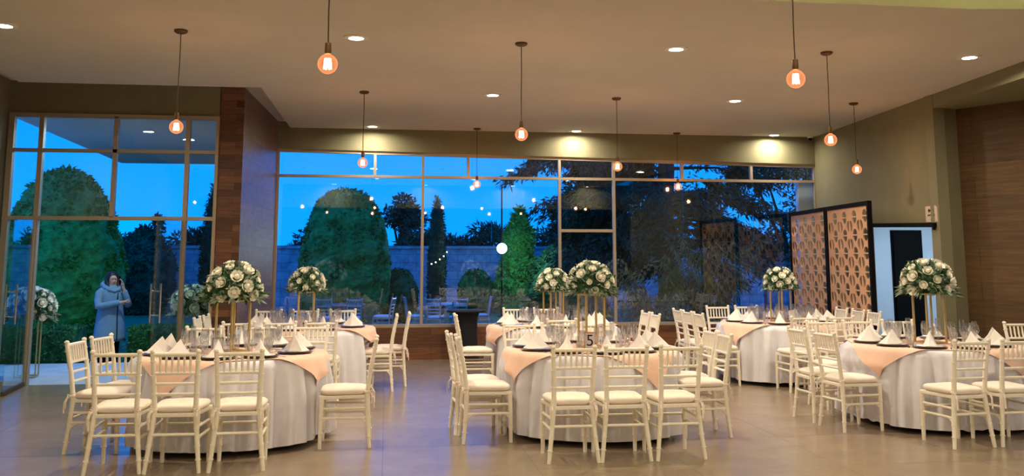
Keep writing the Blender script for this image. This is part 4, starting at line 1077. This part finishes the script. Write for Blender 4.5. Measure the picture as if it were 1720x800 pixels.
for s, elb, wr, dv, sd, upv in ((1, (.25, -.10, 1.06), (.135, -.13, 1.365), (-.15, .25, 1), (0, 1, 0), (-1, 0, 0)), (-1, (-.235, -.13, 1.06), (.09, -.235, 1.13), (1, -.05, .12), (0, .1, 1), (0, 1, 0))):
    sh = j((s * .155, 0, 1.31), .042, chs); e = j(elb, .032, sh); m_ = j(tuple((Vector(elb) * .4 + Vector(wr) * .6)), .030, e); w_ = j(wr, .024, m_); hand(w_, dv, sd, upv)
for s in (-1, 1):
    hp = j((s * .085, 0, .80), .085, pel); kn = j((s * .09, -.015, .47), .055, hp); an = j((s * .095, .01, .09), .038, kn); j((s * .10, -.13, .04), (.036, .028), an)
body = skin_mesh('body', V, Ed, Rr_, M['skin'], pe)
# trousers and shoes
for s in (-1, 1):
    MB().tube([(s * .085, 0, .84), (s * .09, -.015, .47), (s * .095, .01, .06)], [.105, .075, .055], 14).build('trouser_leg', M['black'], pe, smooth=True)
    sh = MB().sphere((s * .10, -.06, .045), .05, 14, 8, (.95, 2.5, .9)).build('shoe', M['black'], pe, smooth=True)
# coat body: lofted, open slightly at the front right
def loft(rings, seg=36, cap=False):
    vs = []; fs = []
    for (cx_, cy_, z, a, b) in rings:
        for k in range(seg):
            t = 2 * pi * k / seg; fo_ = 1 + .03 * sin(7 * t + z * 3) * max(0, 1.0 - z)
            vs.append((cx_ + a * cos(t) * fo_, cy_ + b * sin(t) * fo_, z))
    for i in range(len(rings) - 1):
        for k in range(seg): p = i * seg + k; q_ = i * seg + (k + 1) % seg; fs.append((p, q_, q_ + seg, p + seg))
    return MB().add(vs, fs)
ct2 = loft([(.0, 0, .50, .258, .20), (0, 0, .56, .25, .195), (0, 0, .8, .225, .175), (0, 0, 1.0, .20, .16), (0, -.005, 1.15, .195, .155), (0, 0, 1.25, .195, .145), (0, 0, 1.32, .185, .13), (0, 0, 1.37, .12, .10), (0, 0, 1.40, .075, .075)]).build('coat', M['coat'], pe, smooth=True, ang=80)
so = ct2.modifiers.new('solid', 'SOLIDIFY'); so.thickness = .012
for s, elb, wr in ((1, (.25, -.10, 1.06), (.155, -.125, 1.30)), (-1, (-.235, -.13, 1.06), (.06, -.23, 1.125))):
    MB().tube([(s * .13, 0, 1.31), (s * .185, -.01, 1.27), (s * .225, -.06, 1.16), elb, tuple(Vector(elb).lerp(Vector(wr), .15)), tuple(Vector(elb).lerp(Vector(wr), .6)), wr], [.07, .072, .062, .058, .058, .052, .046], 16).build('coat_sleeve', M['coat'], ct2, smooth=True, ang=80)
hd_ = MB().sphere((0, .085, 1.40), .135, 20, 12, (1.2, .8, .7)).tube([(-.12, .06, 1.40), (-.125, -.03, 1.37), (-.07, -.11, 1.325), (0, -.13, 1.30), (.07, -.11, 1.325), (.125, -.03, 1.37), (.12, .06, 1.40)], [.05, .042, .035, .028, .035, .042, .05], 10); hd_.build('hood', M['coat'], ct2, smooth=True)
MB().bar((.04, -.185, 1.28), (.055, -.205, .52), .012, .006).build('front_seam', M['black'], ct2)
# hair, face, glasses, phone
hb = MB(); hb.sphere((0, .035, 1.53), .10, 20, 14, (.98, 1.0, 1.0))
for s in (-1, 1): hb.tube([(s * .05, -.01, 1.60), (s * .085, -.01, 1.53), (s * .092, -.005, 1.46), (s * .085, -.03, 1.39), (s * .06, -.09, 1.31)], [.03, .03, .03, .036, .02], 10)
hb.build('hair', M['hair'], pe, smooth=True)
for s in (-1, 1):
    MB().sphere((s * .029, -.092, 1.50), .008, 8, 6).build('eye', M['ink'], body, smooth=True)
M['lip'] = mat('lips', srgb(160, 80, 78), .5)
MB().sphere((0, -.089, 1.442), .016, 10, 6, (1, .4, .35)).build('mouth', M['lip'], body, smooth=True)
gm = MB()
for s in (-1, 1):
    ring = [(s * .031 + .024 * cos(t), -.104, 1.50 + .018 * sin(t)) for t in [k * pi / 6 for k in range(13)]]; gm.tube(ring, .0013, 5); gm.cyl((s * .055, -.102, 1.503), (s * .078, -.01, 1.505), .002, seg=5)
gm.cyl((-.008, -.106, 1.503), (.008, -.106, 1.503), .002, seg=5)
gm.build('glasses', M['ink'], pe)
ph = MB().box((0, 0, 0), (.012, .07, .14), mtx=Matrix.Rotation(R(-18), 3, 'X')).build('mobile_phone', M['black'], None, bevel=.004)
ph.parent = None; ph.matrix_world = Matrix.Translation((-4.47, 16.15, -.2)) @ Matrix.Rotation(R(34), 4, 'Z') @ Matrix.Translation((.104, -.055, 1.475))
tag(ph, 'dark mobile phone held at the ear of the person outside', 'phone')
